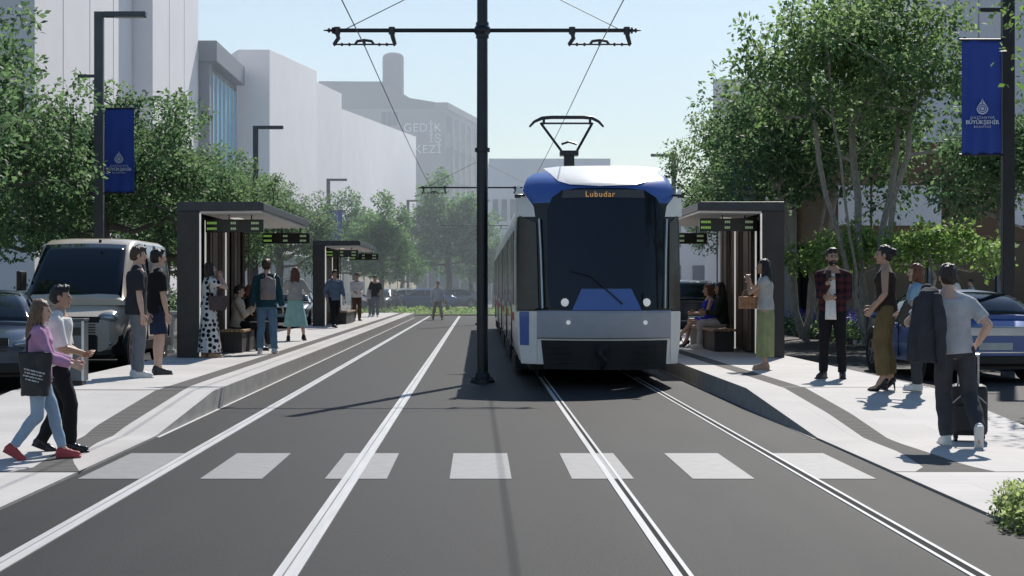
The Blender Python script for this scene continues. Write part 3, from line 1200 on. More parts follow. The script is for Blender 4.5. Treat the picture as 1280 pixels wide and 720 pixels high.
front_part('windscreen', [(684, 352), (684, 262), (690, 247), (702, 238), (722, 235), (782, 235), (806, 238), (820, 247), (829, 262), (829, 352), (826, 386), (803, 388), (788, 360), (728, 360), (714, 388), (688, 386)], M_tglass, .012)
front_part('roof_brow', [(679, 210.5), (690, 218), (697, 226), (712, 230.5), (750, 232.5), (795, 231), (808, 227), (816, 219), (826, 210.5), (800, 208), (700, 208)], M_twhite, .014)
front_part('destination_display', [(704, 237.5), (804, 237.5), (806, 247.5), (702, 247.5)], M_dispg, .020)
zc = tpx(754, 246)[1]
text('display_lettering', 'Lubudar', .115, M_amber, (tpx(750, 246)[0] + .0, TS(0, zc) - .032, zc), (R(90) - .1, 0, 0), tram, extrude=.002, spacing=1.15)
front_part('front_panel', [(727, 361), (789, 361), (802, 387.5), (715, 387.5)], M_tblue, .020)
for px in (706, 808):
    hl = thing('headlight', '', '', (0, 0, 0)); del hl['label']; del hl['category']
    hl.parent = tram
    x, z = tpx(px, 378)
    bm = NB(); iell(bm, (x, TS(x, z) - .015, z), (.068, .03, .068)); obj('lens', bm, M_lampw, hl, smooth=180)
    bm = NB(); tube(bm, [(x, TS(x, z) - .03, z), (x, TS(x, z) + .02, z)], .085, 20); obj('ring', bm, M_tblack, hl, smooth=40)
# grey bumper, a thick beam bulging forward
bm = NB()
rgs = []
zb0, zb1 = tpx(750, 424)[1], tpx(750, 388.5)[1]
xl, xr = tpx(671, 405)[0], tpx(838, 405)[0]
for i in range(25):
    x = xl + (xr - xl) * i / 24
    y = TS(x, 1.0)
    rgs.append([V((x, y - .03, zb1)), V((x, y - .07, zb1 - .03)), V((x, y - .075, (zb0 + zb1) / 2)), V((x, y - .05, zb0 + .02)), V((x, y - .02, zb0)), V((x, y + .25, zb0)), V((x, y + .25, zb1))])
iloft(bm, rgs)
obj('bumper', bm, M_tgrey, tram, smooth=30)
for px in (710, 806):
    x, z = tpx(px, 403)
    bm = NB(); tube(bm, [(x, TS(x, 1) - .095, z), (x, TS(x, 1) - .06, z)], .032, 14); obj('bumper_lamp', bm, M_lampw, tram, smooth=40)
# dark recess under the bumper with the folded coupler
front_part('lower_recess', [(676, 425), (834, 425), (832, 461), (680, 461)], M_tunder, .022)
bm = NB(); tube(bm, [(-.02, TS(0, .5) - .02, .62), (-.05, TS(0, .5) - .16, .50), (.03, TS(0, .5) - .17, .42), (0, TS(0, .5) - .05, .30)], [.035, .05, .045, .03], 10)
box(bm, (0, TS(0, .5) - .06, .58), (.16, .08, .08)); obj('coupler', bm, M_tunder, tram, smooth=40)
bm = NB()
for k in range(4):
    bx(bm, -.80, .80, TS(.6, .4) - .11 + .01 * k, TS(.6, .4) - .09 + .01 * k, .37 + k * .075, .395 + k * .075)
obj('recess_slats', bm, M_tunder, tram)
# white front corners with the blue stripe
for s in (-1, 1):
    e = 671 if s < 0 else 838
    a, z1 = tpx(e, 389); z0 = .345
    w = 1.19
    pts = [(a, z1), (s * w, z1), (s * (w - .04), z0), (a * 1.0, z0 + .03)]
    front_part('corner_panel', pts, M_twhite, .012, raw=True)
    if s < 0:
        x0, x1 = tpx(649, 400)[0], tpx(661, 400)[0]
        front_part('corner_stripe', [(x0, z1 - .005), (x1, z1 - .005), (x1, z1 - .50), (x0 + .01, z1 - .50)], M_tblue, .020, raw=True)
    xx = tpx(661, 350)[0] if s < 0 else tpx(842, 350)[0]
    zt, zb = tpx(660, 269)[1], tpx(660, 387)[1]
    i_ = tpx(672, 330)[0] if s < 0 else tpx(836, 330)[0]
    front_part('cab_side_window', [(i_ * 1.02, zt - .12), (s * 1.17, zt), (s * 1.195, zb), (i_ * .99, zb)], M_tbrown, .016, raw=True)
    bm = NB()
    ii = i_ * .985
    p = [(ii * .99, zt - .06), (ii * .965, zt - .55), (ii * .94, zb + .02)]
    tube(bm, [(q[0], TS(q[0], q[1]) - .04, q[1]) for q in p], .016, 8)
    obj('edge_rail', bm, M_silver, tram, smooth=60)
    # pale cove of the body side showing outside the blue wing
    q = lambda px: px if s < 0 else 1500 - px
    front_part('cove_panel', [(q(645.5), 234), (q(649), 233), (q(667), 258), (q(669), 271), (q(643.5), 271)], M_twhite, .012)
    # mirror arm camera
    bm = NB()
    zc = tpx(660, 244)[1]
    tube(bm, [(s * 1.10, TS(1.1, zc) - .02, zc), (s * 1.22, TS(1.1, zc) - .14, zc - .01)], .018, 8)
    box(bm, (s * 1.20, TS(1.1, zc) - .15, zc - .02), (.09, .08, .05))
    obj('mirror_camera', bm, M_tblack, tram)
# wiper
bm = NB(); tube(bm, [(.30, TS(.3, 1.2) - .05, 1.22), (-.15, TS(.1, 1.6) - .05, 1.62), (-.45, TS(.4, 1.72) - .04, 1.70)], .010, 6); obj('wiper', bm, M_tblack, tram)
bm = NB(); tube(bm, [(-.95, TS(.9, 1.15) - .03, 1.14), (-.78, TS(.8, 1.15) - .04, 1.16)], .012, 6); obj('wiper', bm, M_tblack, tram)

# cars behind the cab
SEC = [(-1.12, .34), (-1.19, .60), (-1.205, 1.1), (-1.205, 2.2), (-1.19, 2.5), (-1.13, 2.75), (-1.05, 2.95), (-.93, 3.06), (-.7, 3.12), (.7, 3.12), (.93, 3.06), (1.05, 2.95), (1.13, 2.75), (1.19, 2.5), (1.205, 2.2), (1.205, 1.1), (1.19, .60), (1.12, .34)]
ya = 2.602
mods = [4.2, 6.6, 6.2, 6.6, 5.6]
for k, ln in enumerate(mods):
    yb = ya + ln
    bm = NB(); prism(bm, SEC, 'y', ya, yb); obj('car_body', bm, M_twhite, tram, smooth=35)
    for s in (-1, 1):
        n = max(2, int(ln / 1.7))
        wv = (ln - .3) / n
        for i in range(n):
            bm = NB()
            y0_ = ya + .15 + i * wv
            door = (i == 1)
            x0_, x1_ = sorted((s * 1.19, s * 1.216))
            bx(bm, x0_, x1_, y0_ + .03, y0_ + wv - .03, .45 if door else 1.18, 2.38)
            obj('passenger_door' if door else 'side_window', bm, M_tbrown if not door else M_tglass, tram, bevel=.01)
            if not door:
                bm = NB()
                q = 5
                for j in range(q):
                    yy = y0_ + wv * (j + .15) / q
                    prism(bm, [(yy, .92), (yy + wv * .6 / q, .92), (yy + wv * .75 / q, 1.05), (yy + wv * .15 / q, 1.05)], 'x', s * 1.2065, s * 1.2115)
                obj('red_pattern', bm, M_red, tram)
        bm = NB(); x0_, x1_ = sorted((s * 1.0, s * 1.17)); bx(bm, x0_, x1_, ya + .8, yb - .8, .12, .339); obj('skirt', bm, M_tunder, tram)
    bm = NB(); bx(bm, -.75, .75, ya + .5, yb - .5, 3.125, 3.24); obj('roof_equipment', bm, M_tgrey, tram, bevel=.03)
    if k < len(mods) - 1:
        bm = NB()
        for i in range(6):
            prism(bm, [(p[0] * (.955 if i % 2 else .93), .34 + (p[1] - .34) * (.97 if i % 2 else .95)) for p in SEC], 'y', yb + i * .1, yb + (i + 1) * .1 - .002)
        obj('bellows', bm, M_tblack, tram)
    ya = yb + .6
for yy in (3.5, 5.2, 15.5, 17.2, 28.5, 30.2):
    for s in (-1, 1):
        bm = NB(); disc(bm, (s * .75, yy - .5, .31), .30, 'x', 24, .12); obj('wheel', bm, M_tunder, tram, smooth=40)
# undertray darkness: floor of the tram
bm = NB(); bx(bm, -1.0, 1.0, 1.2, 31, .22, .335); obj('underframe', bm, M_tunder, tram)
# pantograph
yp = 31.4 - TY0
pg = thing('pantograph', 'x', 'x'); del pg['label']; del pg['category']
pg.parent = tram
pg.location = (0, yp, 0)


def pq(px, py):
    y = 31.4
    return (px - CX) / F * y - TX, H + (CY - py) / F * y


bm = NB()
a = pq(711, 208); b = pq(711, 190)
bx(bm, -.10, .10, -.1, .1, 3.1, b[1] - .05); box(bm, (0, 0, b[1] - .03), (.36, .3, .10)); obj('mount', bm, M_mast, pg, bevel=.01)
for s, pxx, pxt in ((-1, 702, 676), (1, 721, 741)):
    p0 = pq(pxx, 189); p1 = pq(pxt, 153)
    bm = NB(); tube(bm, [(p0[0], 0, p0[1]), (p1[0], .1, p1[1])], .026, 8); obj('arm', bm, M_mast, pg, smooth=60)
p0 = pq(702, 180); p1 = pq(721, 180); pm = pq(711, 177)
bm = NB(); tube(bm, [(p0[0], .05, p0[1]), (pm[0], .05, pm[1]), (p1[0], .05, p1[1])], .022, 8); obj('brace', bm, M_mast, pg)
p0 = pq(676, 153.5); p1 = pq(741, 153.5)
bm = NB(); tube(bm, [(p0[0], .1, p0[1]), (p1[0], .1, p1[1])], .02, 8); obj('brace', bm, M_mast, pg)
bm = NB()
tube(bm, [(pq(*q)[0], .1, pq(*q)[1]) for q in ((662, 158), (668, 151.5), (678, 147), (690, 146), (730, 146), (741, 147), (749, 151.5), (755, 158))], [.02, .028, .036, .036, .036, .036, .028, .02], 8)
for q in (680, 738):
    tube(bm, [(pq(q, 147)[0], .1, pq(q, 147)[1]), (pq(q, 155)[0], .1, pq(q, 155)[1])], .026, 8)
obj('contact_head', bm, M_mast, pg, smooth=60)
# ------------------------------------------------------------------ who stands where
C_pink = fabric('pink', (.50, .27, .44)); C_white = fabric('white', (.80, .78, .75)); C_black = fabric('black', (.014, .014, .016)); C_char = fabric('charcoal', (.035, .036, .042))
C_ltjean = fabric('light_jeans', (.30, .40, .52), vs=5); C_jean = fabric('jeans', (.13, .23, .34), vs=5); C_greyj = fabric('grey_jeans', (.17, .18, .20), vs=5); C_navy = fabric('navy', (.022, .032, .07))
C_teal = fabric('teal', (.022, .075, .10)); C_mint = fabric('mint', (.36, .62, .56)); C_cream = fabric('cream', (.58, .50, .40)); C_greyb = fabric('grey_blue', (.12, .16, .22))
C_brown = fabric('brown', (.11, .06, .04)); C_olive = fabric('olive', (.16, .115, .055)); C_green = fabric('sage', (.27, .30, .15)); C_royal = fabric('royal_blue', (.035, .045, .50)); C_dgreen = fabric('dark_green', (.02, .035, .025))
C_lgrey = fabric('light_grey', (.50, .50, .52)); C_dgrey = fabric('dark_grey', (.055, .057, .065)); C_ltblue = fabric('pale_blue', (.30, .46, .58)); C_maroon = fabric('maroon', (.13, .025, .03)); C_dkbrown = fabric('dark_brown', (.04, .027, .022)); C_khaki = fabric('khaki', (.36, .30, .22)); C_ltgrey2 = fabric('stone', (.46, .45, .43))
S_red = mat('shoe_red', (.42, .06, .07), .6); S_white = mat('shoe_white', (.66, .66, .65), .5); S_dark = mat('shoe_dark', (.03, .028, .03), .5); S_tan = mat('shoe_tan', (.42, .27, .18), .5); S_black = mat('shoe_black', (.010, .010, .012), .3)
M_leather = mat('leather_black', (.016, .015, .017), .45, bump=.2, bs=80); M_leatherb = mat('leather_brown', (.09, .05, .045), .5, bump=.2, bs=80); M_suit = mat('suitcase_black', (.018, .019, .023), .55, bump=.25, bs=140)
M_wick = mat('basket_wood', (.34, .17, .08), .6, var=.3, vs=20)


def polka():
    m = fabric('polka', (.7, .68, .66))
    nt, nd, lk, b = nodes_of(m)
    tc = nd.new('ShaderNodeTexCoord'); v = nd.new('ShaderNodeTexVoronoi'); v.inputs['Scale'].default_value = 11; v.inputs['Randomness'].default_value = .55
    lk.new(tc.outputs['Object'], v.inputs['Vector'])
    rp = nd.new('ShaderNodeValToRGB'); rp.color_ramp.interpolation = 'CONSTANT'
    rp.color_ramp.elements[0].color = (.012, .012, .013, 1); rp.color_ramp.elements[1].color = (.68, .66, .64, 1); rp.color_ramp.elements[1].position = .40
    lk.new(v.outputs['Distance'], rp.inputs[0]); lk.new(rp.outputs[0], b.inputs['Base Color'])
    return m


def plaid():
    m = fabric('plaid', (.1, .03, .03))
    nt, nd, lk, b = nodes_of(m)
    tc = nd.new('ShaderNodeTexCoord')
    cols = []
    for dr, sc in (('X', 3.6), ('Z', 3.2)):
        w = nd.new('ShaderNodeTexWave'); w.bands_direction = dr; w.inputs['Scale'].default_value = sc; w.inputs['Distortion'].default_value = .4
        lk.new(tc.outputs['Object'], w.inputs['Vector']); cols.append(w)
    r1 = nd.new('ShaderNodeValToRGB'); r1.color_ramp.elements[0].color = (.012, .010, .016, 1); r1.color_ramp.elements[1].color = (.085, .020, .024, 1); r1.color_ramp.elements[0].position = .3; r1.color_ramp.elements[1].position = .62
    r2 = nd.new('ShaderNodeValToRGB'); r2.color_ramp.elements[0].color = (.015, .012, .02, 1); r2.color_ramp.elements[1].color = (.10, .026, .03, 1); r2.color_ramp.elements[0].position = .3; r2.color_ramp.elements[1].position = .62
    lk.new(cols[0].outputs['Fac'], r1.inputs[0]); lk.new(cols[1].outputs['Fac'], r2.inputs[0])
    mx = nd.new('ShaderNodeMix'); mx.data_type = 'RGBA'; mx.inputs[0].default_value = .5
    lk.new(r1.outputs[0], mx.inputs[6]); lk.new(r2.outputs[0], mx.inputs[7]); lk.new(mx.outputs[2], b.inputs['Base Color'])
    return m


C_polka, C_plaid = polka(), plaid()
STAND = {-1: (-.10, 0, 10, 0, 0), 1: (.10, .03, -10, 0, 0)}


def walk(a, b, pa=0, pb=30, la=0, lb=.06, w=.08, lead=-1):
    return {lead: (lead * w, a, 0, pa, la), -lead: (-lead * w, -b, 0, pb, lb)}


def soft_bag(name, label, c, w, h, d, m, rot=0, straps=(), cat='bag', detail=None, taper=.85):
    t = thing(name, label, cat, c, rot)
    bm = NB()
    iloft(bm, [ring((0, 0, -h / 2 + h * u), w / 2 * (taper + (1 - taper) * u), d / 2 * (1.15 - .55 * u), n=28, pw=.55) for u in (0, .1, .3, .5, .7, .88, 1.0)])
    me = remesh(bm, .012, 3)
    wrinkle(me, .012, 12, w * 7)
    obj('bag_body', me, m, t, smooth=180)
    for pts in straps:
        bm = NB()
        tube(bm, [Matrix.Rotation(-rot, 3, 'Z') @ (V(p) - V(c)) for p in pts], .011, 8)
        obj('strap', bm, m, t, smooth=60)
    if detail:
        detail(t)
    return t


# 1-2 the children walking on the landing
girl_p = on(47, 574)
g = person('girl in a pink sweater, pale jeans and red shoes carrying a black tote', girl_p, -80, 1.36, 'f', 'light', (C_pink, 1.9, -.10, .022, 'sweater'), ('trousers', C_ltjean, .004, .93), (S_red,), ('long', 'lightbrown'),
           pelvis=(0, 0, .935), lean=(0, .02), feet=walk(.26, .25, 0, 30, .0, .05, .07, -1), hands={-1: (-.14, .36, 1.04), 1: (.10, .36, 1.02)}, elbows={1: (.5, -.6, -.6)}, head=(-4, -4, 0), vox=.0085, seed=1)
person('dark-haired child in a loose white shirt and black trousers beside the girl', V((girl_p.x + .01, girl_p.y + .60, .02)), -84, 1.46, 'm', 'tan', (C_white, .95, -.16, .022, 'shirt'), ('trousers', C_black, .016, .98), (S_black,), ('short', 'black'),
       pelvis=(0, 0, .945), feet=walk(.14, .18, 0, 22, 0, .03, .08, 1), hands={-1: (-.06, .24, 1.02), 1: (.02, .25, 1.04)}, elbows={1: (1, -.8, -.6), -1: (-1, -.8, -.6)}, vox=.0085, seed=2)
c = g['pt'](.24, .00, .93)


def tote_print(t):
    for i, wd in enumerate((.17, .15, .16, .11)):
        bm = NB()
        x = -wd / 2
        k = 0
        while x < wd / 2:
            ln = .012 + .014 * ((k * 7 + i * 3) % 3)
            bx(bm, x, min(x + ln, wd / 2), -.086, -.079, .02 - i * .026, .032 - i * .026); x += ln + .007; k += 1
        o = obj('print', bm, C_lgrey, t); o.rotation_euler = (0, R(14), 0)


soft_bag('tote_bag', 'large black tote bag with a white print hanging from the girl in pink', c, .28, .36, .13, M_leather, R(6), [[g['pt'](.24, .10, 1.10), g['pt'](.17, .09, 1.30), g['pt'](.09, .03, 1.50), g['pt'](.20, -.09, 1.28), g['pt'](.24, -.09, 1.10)]], detail=tote_print, taper=.8)

# 3-4 men by the van
person('man in a black T-shirt and grey jeans standing in profile beside the van', on(170, 472), -72, 1.76, 'm', 'light', (C_char, .78, -.12, .020), ('trousers', C_greyj, .010, 1.0), (S_white,), ('short', 'brown'), feet=STAND,
       hands={-1: (-.22, .16, .86), 1: (.24, .06, .84)}, head=(0, -4, 0), vox=.0085, seed=3)
person('man in navy shorts and dark trainers beside the van', on(195, 468), -60, 1.74, 'm', 'light', (C_black, .8, -.12, .018), ('shorts', C_navy, .02, .86), (S_dark,), ('short', 'black'), feet={-1: (-.10, .05, 8, 0, 0), 1: (.12, 0, -12, 0, 0)},
       hands={-1: (-.24, .06, .84), 1: (.24, .08, .84)}, seed=4)
# 5 polka dress
p5 = on(261, 447)
w5 = person('woman in a long white dress with black spots, hands raised to her face', p5, -62, 1.66, 'f', 'light', (C_polka, .55, -.05, .02, 'bodice'), ('skirt', C_polka, .10, .25), (S_tan,), ('bob', 'dark'), feet=STAND,
            hands={-1: (-.07, .22, 1.50), 1: (.05, .22, 1.48)}, elbows={-1: (-.7, .2, -1), 1: (.7, .2, -1)}, curl=.8, head=(0, 4, 0), seed=5)
c = w5['pt'](.21, .10, 1.0)
soft_bag('shoulder_bag', 'dark brown shoulder bag on the hip of the woman in the spotted dress', c, .34, .25, .13, M_leatherb, R(20), [[w5['pt'](.22, .20, 1.08), w5['pt'](.15, .10, 1.35), w5['pt'](.12, .0, 1.46), w5['pt'](.18, -.06, 1.30), w5['pt'](.2, -.02, 1.08)]])
# 6-7 seated in the near shelter
zb = .43
SEATF = {-1: (-.09, .44, 6, 0, 0), 1: (.09, .46, -6, 0, 0)}


def sit(sx):
    return dict(pelvis=(0, 0, (zb + .10) * 1.75 / 1.66), lean=(0, .03))


p = V((-4.66, 30.9, PZ))
person('woman in a cream jacket seated on the bench of the near shelter', p, -84, 1.66, 'f', 'light', (C_cream, 1.95, -.08, .026, 'jacket'), ('trousers', C_black, .014, .98), (S_black,), ('short', 'dark'), **sit(1), feet=SEATF, hands={-1: (-.06, .32, .88), 1: (.08, .34, .86)}, head=(0, -10, 0), curl=.9, seed=6)
person('person in dark clothes seated beyond the woman in cream', V((-4.62, 32.0, PZ)), -80, 1.66, 'f', 'tan', (C_dkbrown, 1.9, -.08, .022, 'jacket'), ('trousers', C_dgrey, .012, .98), (S_white,), ('bob', 'auburn'), **sit(1), feet=SEATF, hands={-1: (-.10, .34, .80), 1: (.10, .36, .80)}, head=(10, -12, 0), seed=7)
# 8 backpack man
p8 = on(333, 442)
m8 = person('man in a teal sweater and blue jeans walking away with a backpack', p8, -6, 1.73, 'm', 'light', (C_teal, 1.9, -.10, .022, 'sweater'), ('trousers', C_jean, .012, 1.0), (S_white,), ('short', 'brown'), feet={-1: (-.11, -.05, 6, 0, 0), 1: (.13, .10, -6, 10, 0)}, hands={-1: (-.30, .04, .84), 1: (.28, .10, .86)}, seed=8)
bp = thing('backpack', 'grey beige backpack worn by the man in the teal sweater', 'backpack', m8['pt'](.08, -.20, 1.22), R(-6))
bm = NB(); iell(bm, (0, 0, 0), (.15, .095, .22)); box(bm, (0, .01, -.02), (.27, .13, .38)); iell(bm, (0, -.075, -.08), (.11, .06, .11))
me = remesh(bm, .012, 8); obj('bag_body', me, mat('canvas_beige', (.30, .26, .25), .85, bump=.3, bs=90), bp, smooth=180)
for s in (-1, 1):
    bm = NB(); tube(bm, [(s * .09, .04, .17), (s * .10, .14, .26), (s * .11, .26, .22), (s * .12, .31, .02)], .018, 8); obj('strap', bm, M_leather, bp, smooth=60)
# 9 mint skirt
person('auburn-haired woman in a pale blouse and a mint green pleated skirt', on(369, 426), 4, 1.69, 'f', 'light', (C_ltgrey2, 1.6, -.0, .028, 'blouse'), ('skirt', C_mint, .34, .29), (S_black, .0), ('long', 'auburn'), feet={-1: (-.16, -.06, 8, 0, 0), 1: (.20, .10, -14, 16, .02)},
       hands={-1: (-.12, .30, 1.12), 1: (.12, .30, 1.12)}, elbows={-1: (-1, -.4, -.4), 1: (1, -.4, -.4)}, seed=9)
# 10-13 at the farther shelter
person('man in a grey-blue shirt stepping out in front of the farther shelter', on(418, 410), 205, 1.74, 'm', 'tan', (C_greyb, 1.6, -.12, .024), ('trousers', C_black, .014, 1.0), (S_black,), ('short', 'black'), feet=walk(.22, .2, 0, 25, 0, .04, .10, 1), hands={-1: (-.3, .12, .88), 1: (.3, .1, .92)}, vox=.013, seed=10)
person('person in a white shirt and brown trousers standing at the farther shelter', on(446, 401), 195, 1.75, 'm', 'light', (C_white, 1.6, -.10, .02), ('trousers', C_brown, .014, 1.0), (S_dark,), ('short', 'brown'), hands={-1: (-.12, .28, 1.05), 1: (.12, .28, 1.05)}, vox=.014, seed=11)
person('man in a black T-shirt and pale grey trousers standing beyond the farther shelter', on(469, 396), 178, 1.72, 'm', 'tan', (C_black, .8, -.10, .02), ('trousers', C_greyj, .014, 1.0), (S_white,), ('short', 'black'), hands={-1: (-.2, .2, 1.0), 1: (.2, .2, 1.0)}, vox=.014, seed=12)
person('small figure in grey with a pale bag at the far end of the empty-track platform', V((on(482, 391).x, 68, PZ)), 170, 1.5, 'f', 'light', (C_lgrey, 1.5, -.1, .02), ('trousers', C_greyj, .012, 1.0), (S_white,), ('short', 'dark'), vox=.016, seed=13)
# 14 in the roadway
person('man in khaki trousers walking on the empty track at the far end', G(547, 400, 0), 186, 1.74, 'm', 'tan', (C_lgrey, 1.5, -.12, .022), ('trousers', C_khaki, .014, .98), (S_dark,), ('short', 'black'), feet={-1: (-.20, .12, 0, 0, 0), 1: (.20, -.1, 0, 18, .02)}, hands={-1: (-.3, .1, .9), 1: (.3, .12, .9)}, vox=.015, seed=14)
# 15-16 seated in the tram-side shelter
p = V((4.78, 33.0, PZ))
person('auburn-haired woman in a royal blue dress seated in the tram-side shelter', p, 96, 1.68, 'f', 'light', (C_royal, 0, -.08, .014, 'bodice'), ('skirt', C_royal, .72, 0), (S_black, .07), ('bob', 'auburn'), **sit(1), feet={-1: (-.02, .70, 0, 20, .06), 1: (.03, .50, 0, 0, 0)},
       hands={-1: (-.10, .36, .72), 1: (.06, .36, .72)}, head=(0, -6, 0), seed=15)
person('dark-haired person in dark green and grey seated behind the woman in blue', V((4.86, 31.9, PZ)), 78, 1.72, 'f', 'tan', (C_dgreen, 1.9, -.06, .022, 'sweater'), ('trousers', C_lgrey, .020, 1.0), (S_white,), ('long', 'black'), **sit(1), feet=SEATF, hands={-1: (-.12, .34, .74), 1: (.10, .34, .74)}, seed=16)
# 17 sage skirt
p = on(957, 462)
w17 = person('dark-haired woman in a long sage green skirt standing beside the tram-side shelter', p, 74, 1.64, 'f', 'tan', (C_ltgrey2, .35, -.02, .016, 'top'), ('skirt', C_green, .20, .165), (S_tan,), ('long', 'black'), feet=STAND,
             hands={-1: (-.06, .26, 1.42), 1: (.06, .24, 1.36)}, elbows={-1: (-.6, .2, -1), 1: (.6, .2, -1)}, curl=.9, head=(8, 2, 0), seed=17)
t = thing('basket_bag', 'small woven wooden bag held by the woman in the sage green skirt', 'bag', w17['pt'](-.05, .27, 1.06), R(10))
bm = NB(); bx(bm, -.13, .13, -.06, .06, -.09, .09)
for i in range(4):
    bx(bm, -.133, .133, -.064, .064, -.075 + i * .042, -.058 + i * .042)
obj('bag_body', bm, M_wick, t, bevel=.01)
bm = NB(); tube(bm, [(-.09, 0, .09), (-.07, 0, .17), (0, 0, .20), (.07, 0, .17), (.09, 0, .09)], .011, 8); obj('handle', bm, M_wick, t, smooth=60)
# 18 plaid
p = on(1041, 473)
m18 = person('bearded man in a dark red plaid shirt holding a phone', p, 158, 1.73, 'm', 'tan', (C_plaid, 1.85, -.16, .011, 'plaid_shirt'), ('trousers', C_black, .008, .99), (S_dark,), ('short', 'black'), feet={-1: (-.13, .0, 12, 0, 0), 1: (.12, .06, -14, 0, 0)},
             hands={1: (.02, .26, 1.30), -1: (-.04, .22, 1.10)}, elbows={1: (.45, -.5, -1), -1: (-.45, -.5, -1)}, head=(24, -2, 0), beard=True, curl=.9, vox=.0085, seed=18)
tt = m18
ph = thing('smartphone', 'dark smartphone in the raised hand of the man in plaid', 'phone', m18['pt'](.0, .33, 1.39), R(158))
bm = NB(); box(bm, (0, 0, 0), (.075, .012, .15), Matrix.Rotation(R(-20), 3, 'X')); obj('phone_body', bm, M_blk, ph, bevel=.005)
# white undershirt panel as clothing of the same man
pn = [o for o in bpy.data.objects if o.type == 'EMPTY' and o.get('label', '').startswith('bearded man')][0]
bm = NB()
rg = []
for k in range(9):
    z = .80 + .62 * k / 8
    w_ = .075 - .02 * k / 8
    yb = .158 + .012 * math.sin(k * .9)
    rg.append([V((x_, yb - (x_ / .17) ** 2 * .02 + .004 * math.sin(k * 2 + x_ * 40), z)) * m18['s'] for x_ in (-w_, -w_ * .5, 0, w_ * .5, w_)])
iloft(bm, rg, closed=False)
o = obj('undershirt', bm, C_white, pn, smooth=180); o.modifiers.new('s', 'SOLIDIFY').thickness = .008
# 19 brown top woman
p = on(1108, 488)
w19 = person('woman in a dark strapped top, olive brown trousers and high heels', p, 72, 1.66, 'f', 'tan', (C_dkbrown, 0, -.06, .018, 'camisole'), ('trousers', C_olive, .034, .93), (S_black, .085), ('bun', 'black'), pelvis=(0, 0, 1.045), feet={-1: (-.09, .03, 10, 0, 0), 1: (.09, -.05, -12, 0, 0)},
             hands={-1: (-.20, .15, 1.03), 1: (.21, .18, 1.06)}, elbows={-1: (-1, -.8, -.2), 1: (1, -.8, -.2)}, head=(4, 0, 0), vox=.0085, seed=19)
tb = thing('tablet', 'dark tablet folder held by the person behind the woman in olive trousers', 'tablet', at(1131, 393, 18.6), R(30))
bm = NB(); box(bm, (0, 0, 0), (.17, .016, .27), Matrix.Rotation(R(32), 3, 'Y')); obj('cover', bm, M_blk, tb, bevel=.006)
bm = NB(); box(bm, (.004, .0095, 0), (.15, .003, .24), Matrix.Rotation(R(32), 3, 'Y')); obj('screen', bm, M_cglass if 'M_cglass' in globals() else M_tglass, tb)
person('woman in a pale blue top and grey trousers behind the woman in olive trousers', V((5.22, 19.0, PZ)), 70, 1.50, 'f', 'light', (C_ltblue, .6, -.05, .02), ('trousers', C_dgrey, .02, 1.0), (S_white,), ('bob', 'auburn'), hands={-1: (-.16, .30, 1.05), 1: (.10, .32, 1.02)}, seed=20)
# 21 suitcase man
p = on(1184, 557)
m21 = person('man in a pale grey T-shirt walking away with a jacket over his shoulder', p, -6, 1.66, 'm', 'light', (C_lgrey, .75, -.07, .012), ('trousers', C_dgrey, .016, 1.0), (S_white,), ('short', 'dark'), pelvis=(.07, .02, .945), lean=(-.05, .03),
             feet={-1: (.0, .06, 6, 0, 0), 1: (.25, -.22, -8, 62, .10)}, hands={-1: (-.17, .16, 1.30), 1: (.30, .10, .97)}, elbows={-1: (-1, .2, -1), 1: (1, -1.1, -.1)}, head=(6, 0, 0), vox=.0085, curl=.9, seed=21)
jk = thing('jacket', 'dark grey jacket slung over the left shoulder of the man with the suitcase', 'jacket', (0, 0, 0))
bm = NB()
P_ = m21['pt']
ux = (P_(1, 0, 0) - P_(0, 0, 0)).normalized(); uy = (P_(0, 1, 0) - P_(0, 0, 0)).normalized()
iloft(bm, [ring(P_(*c), a, b_, ux, uy, 24) for c, a, b_ in (((-.17, -.06, 1.51), .05, .05), ((-.185, -.09, 1.48), .085, .085), ((-.19, -.12, 1.38), .11, .085), ((-.19, -.145, 1.22), .125, .07), ((-.185, -.14, 1.02), .13, .075), ((-.185, -.135, .90), .128, .07), ((-.185, -.13, .80), .125, .06))])
icap(bm, P_(-.27, -.10, 1.38), P_(-.325, -.10, 1.05), .06, .055); icap(bm, P_(-.325, -.10, 1.05), P_(-.345, -.08, .80), .055, .046, ball=False)
icap(bm, P_(-.19, -.02, 1.50), P_(-.18, .10, 1.40), .055, .05)
me = remesh(bm, .010, 3); wrinkle(me, .016, 9, 3.3, (1.4, 1.4, .45)); obj('jacket_body', me, fabric('jacket_grey', (.050, .051, .060)), jk, smooth=180)
bm = NB(); icap(bm, P_(-.13, -.19, 1.42), P_(-.115, -.235, 1.25), .045, .058); icap(bm, P_(-.115, -.235, 1.25), P_(-.10, -.24, 1.0), .058, .05); icap(bm, P_(-.10, -.24, 1.0), P_(-.085, -.22, .70), .05, .042, ball=False)
me = remesh(bm, .010, 3); wrinkle(me, .016, 12, 5.1, (1.2, 1.2, .8)); obj('sleeve', me, MATS['cloth_jacket_grey'], jk, smooth=180)
sc_ = thing('suitcase', 'black wheeled cabin suitcase behind the legs of the man with the jacket', 'suitcase', on(1211, 551) , R(-14))
bm = NB(); bx(bm, -.165, .165, -.115, .115, .055, .53); obj('case_body', bm, M_suit, sc_, bevel=.045)
bm = NB(); bx(bm, -.13, .13, -.135, -.116, .10, .34); obj('front_pocket', bm, M_suit, sc_, bevel=.012)
bm = NB()
for s in (-1, 1):
    tube(bm, [(s * .09, .09, .50), (s * .09, .09, .80)], .009, 8)
tube(bm, [(-.10, .09, .80), (.10, .09, .80)], .014, 8)
obj('telescopic_handle', bm, M_silver, sc_)
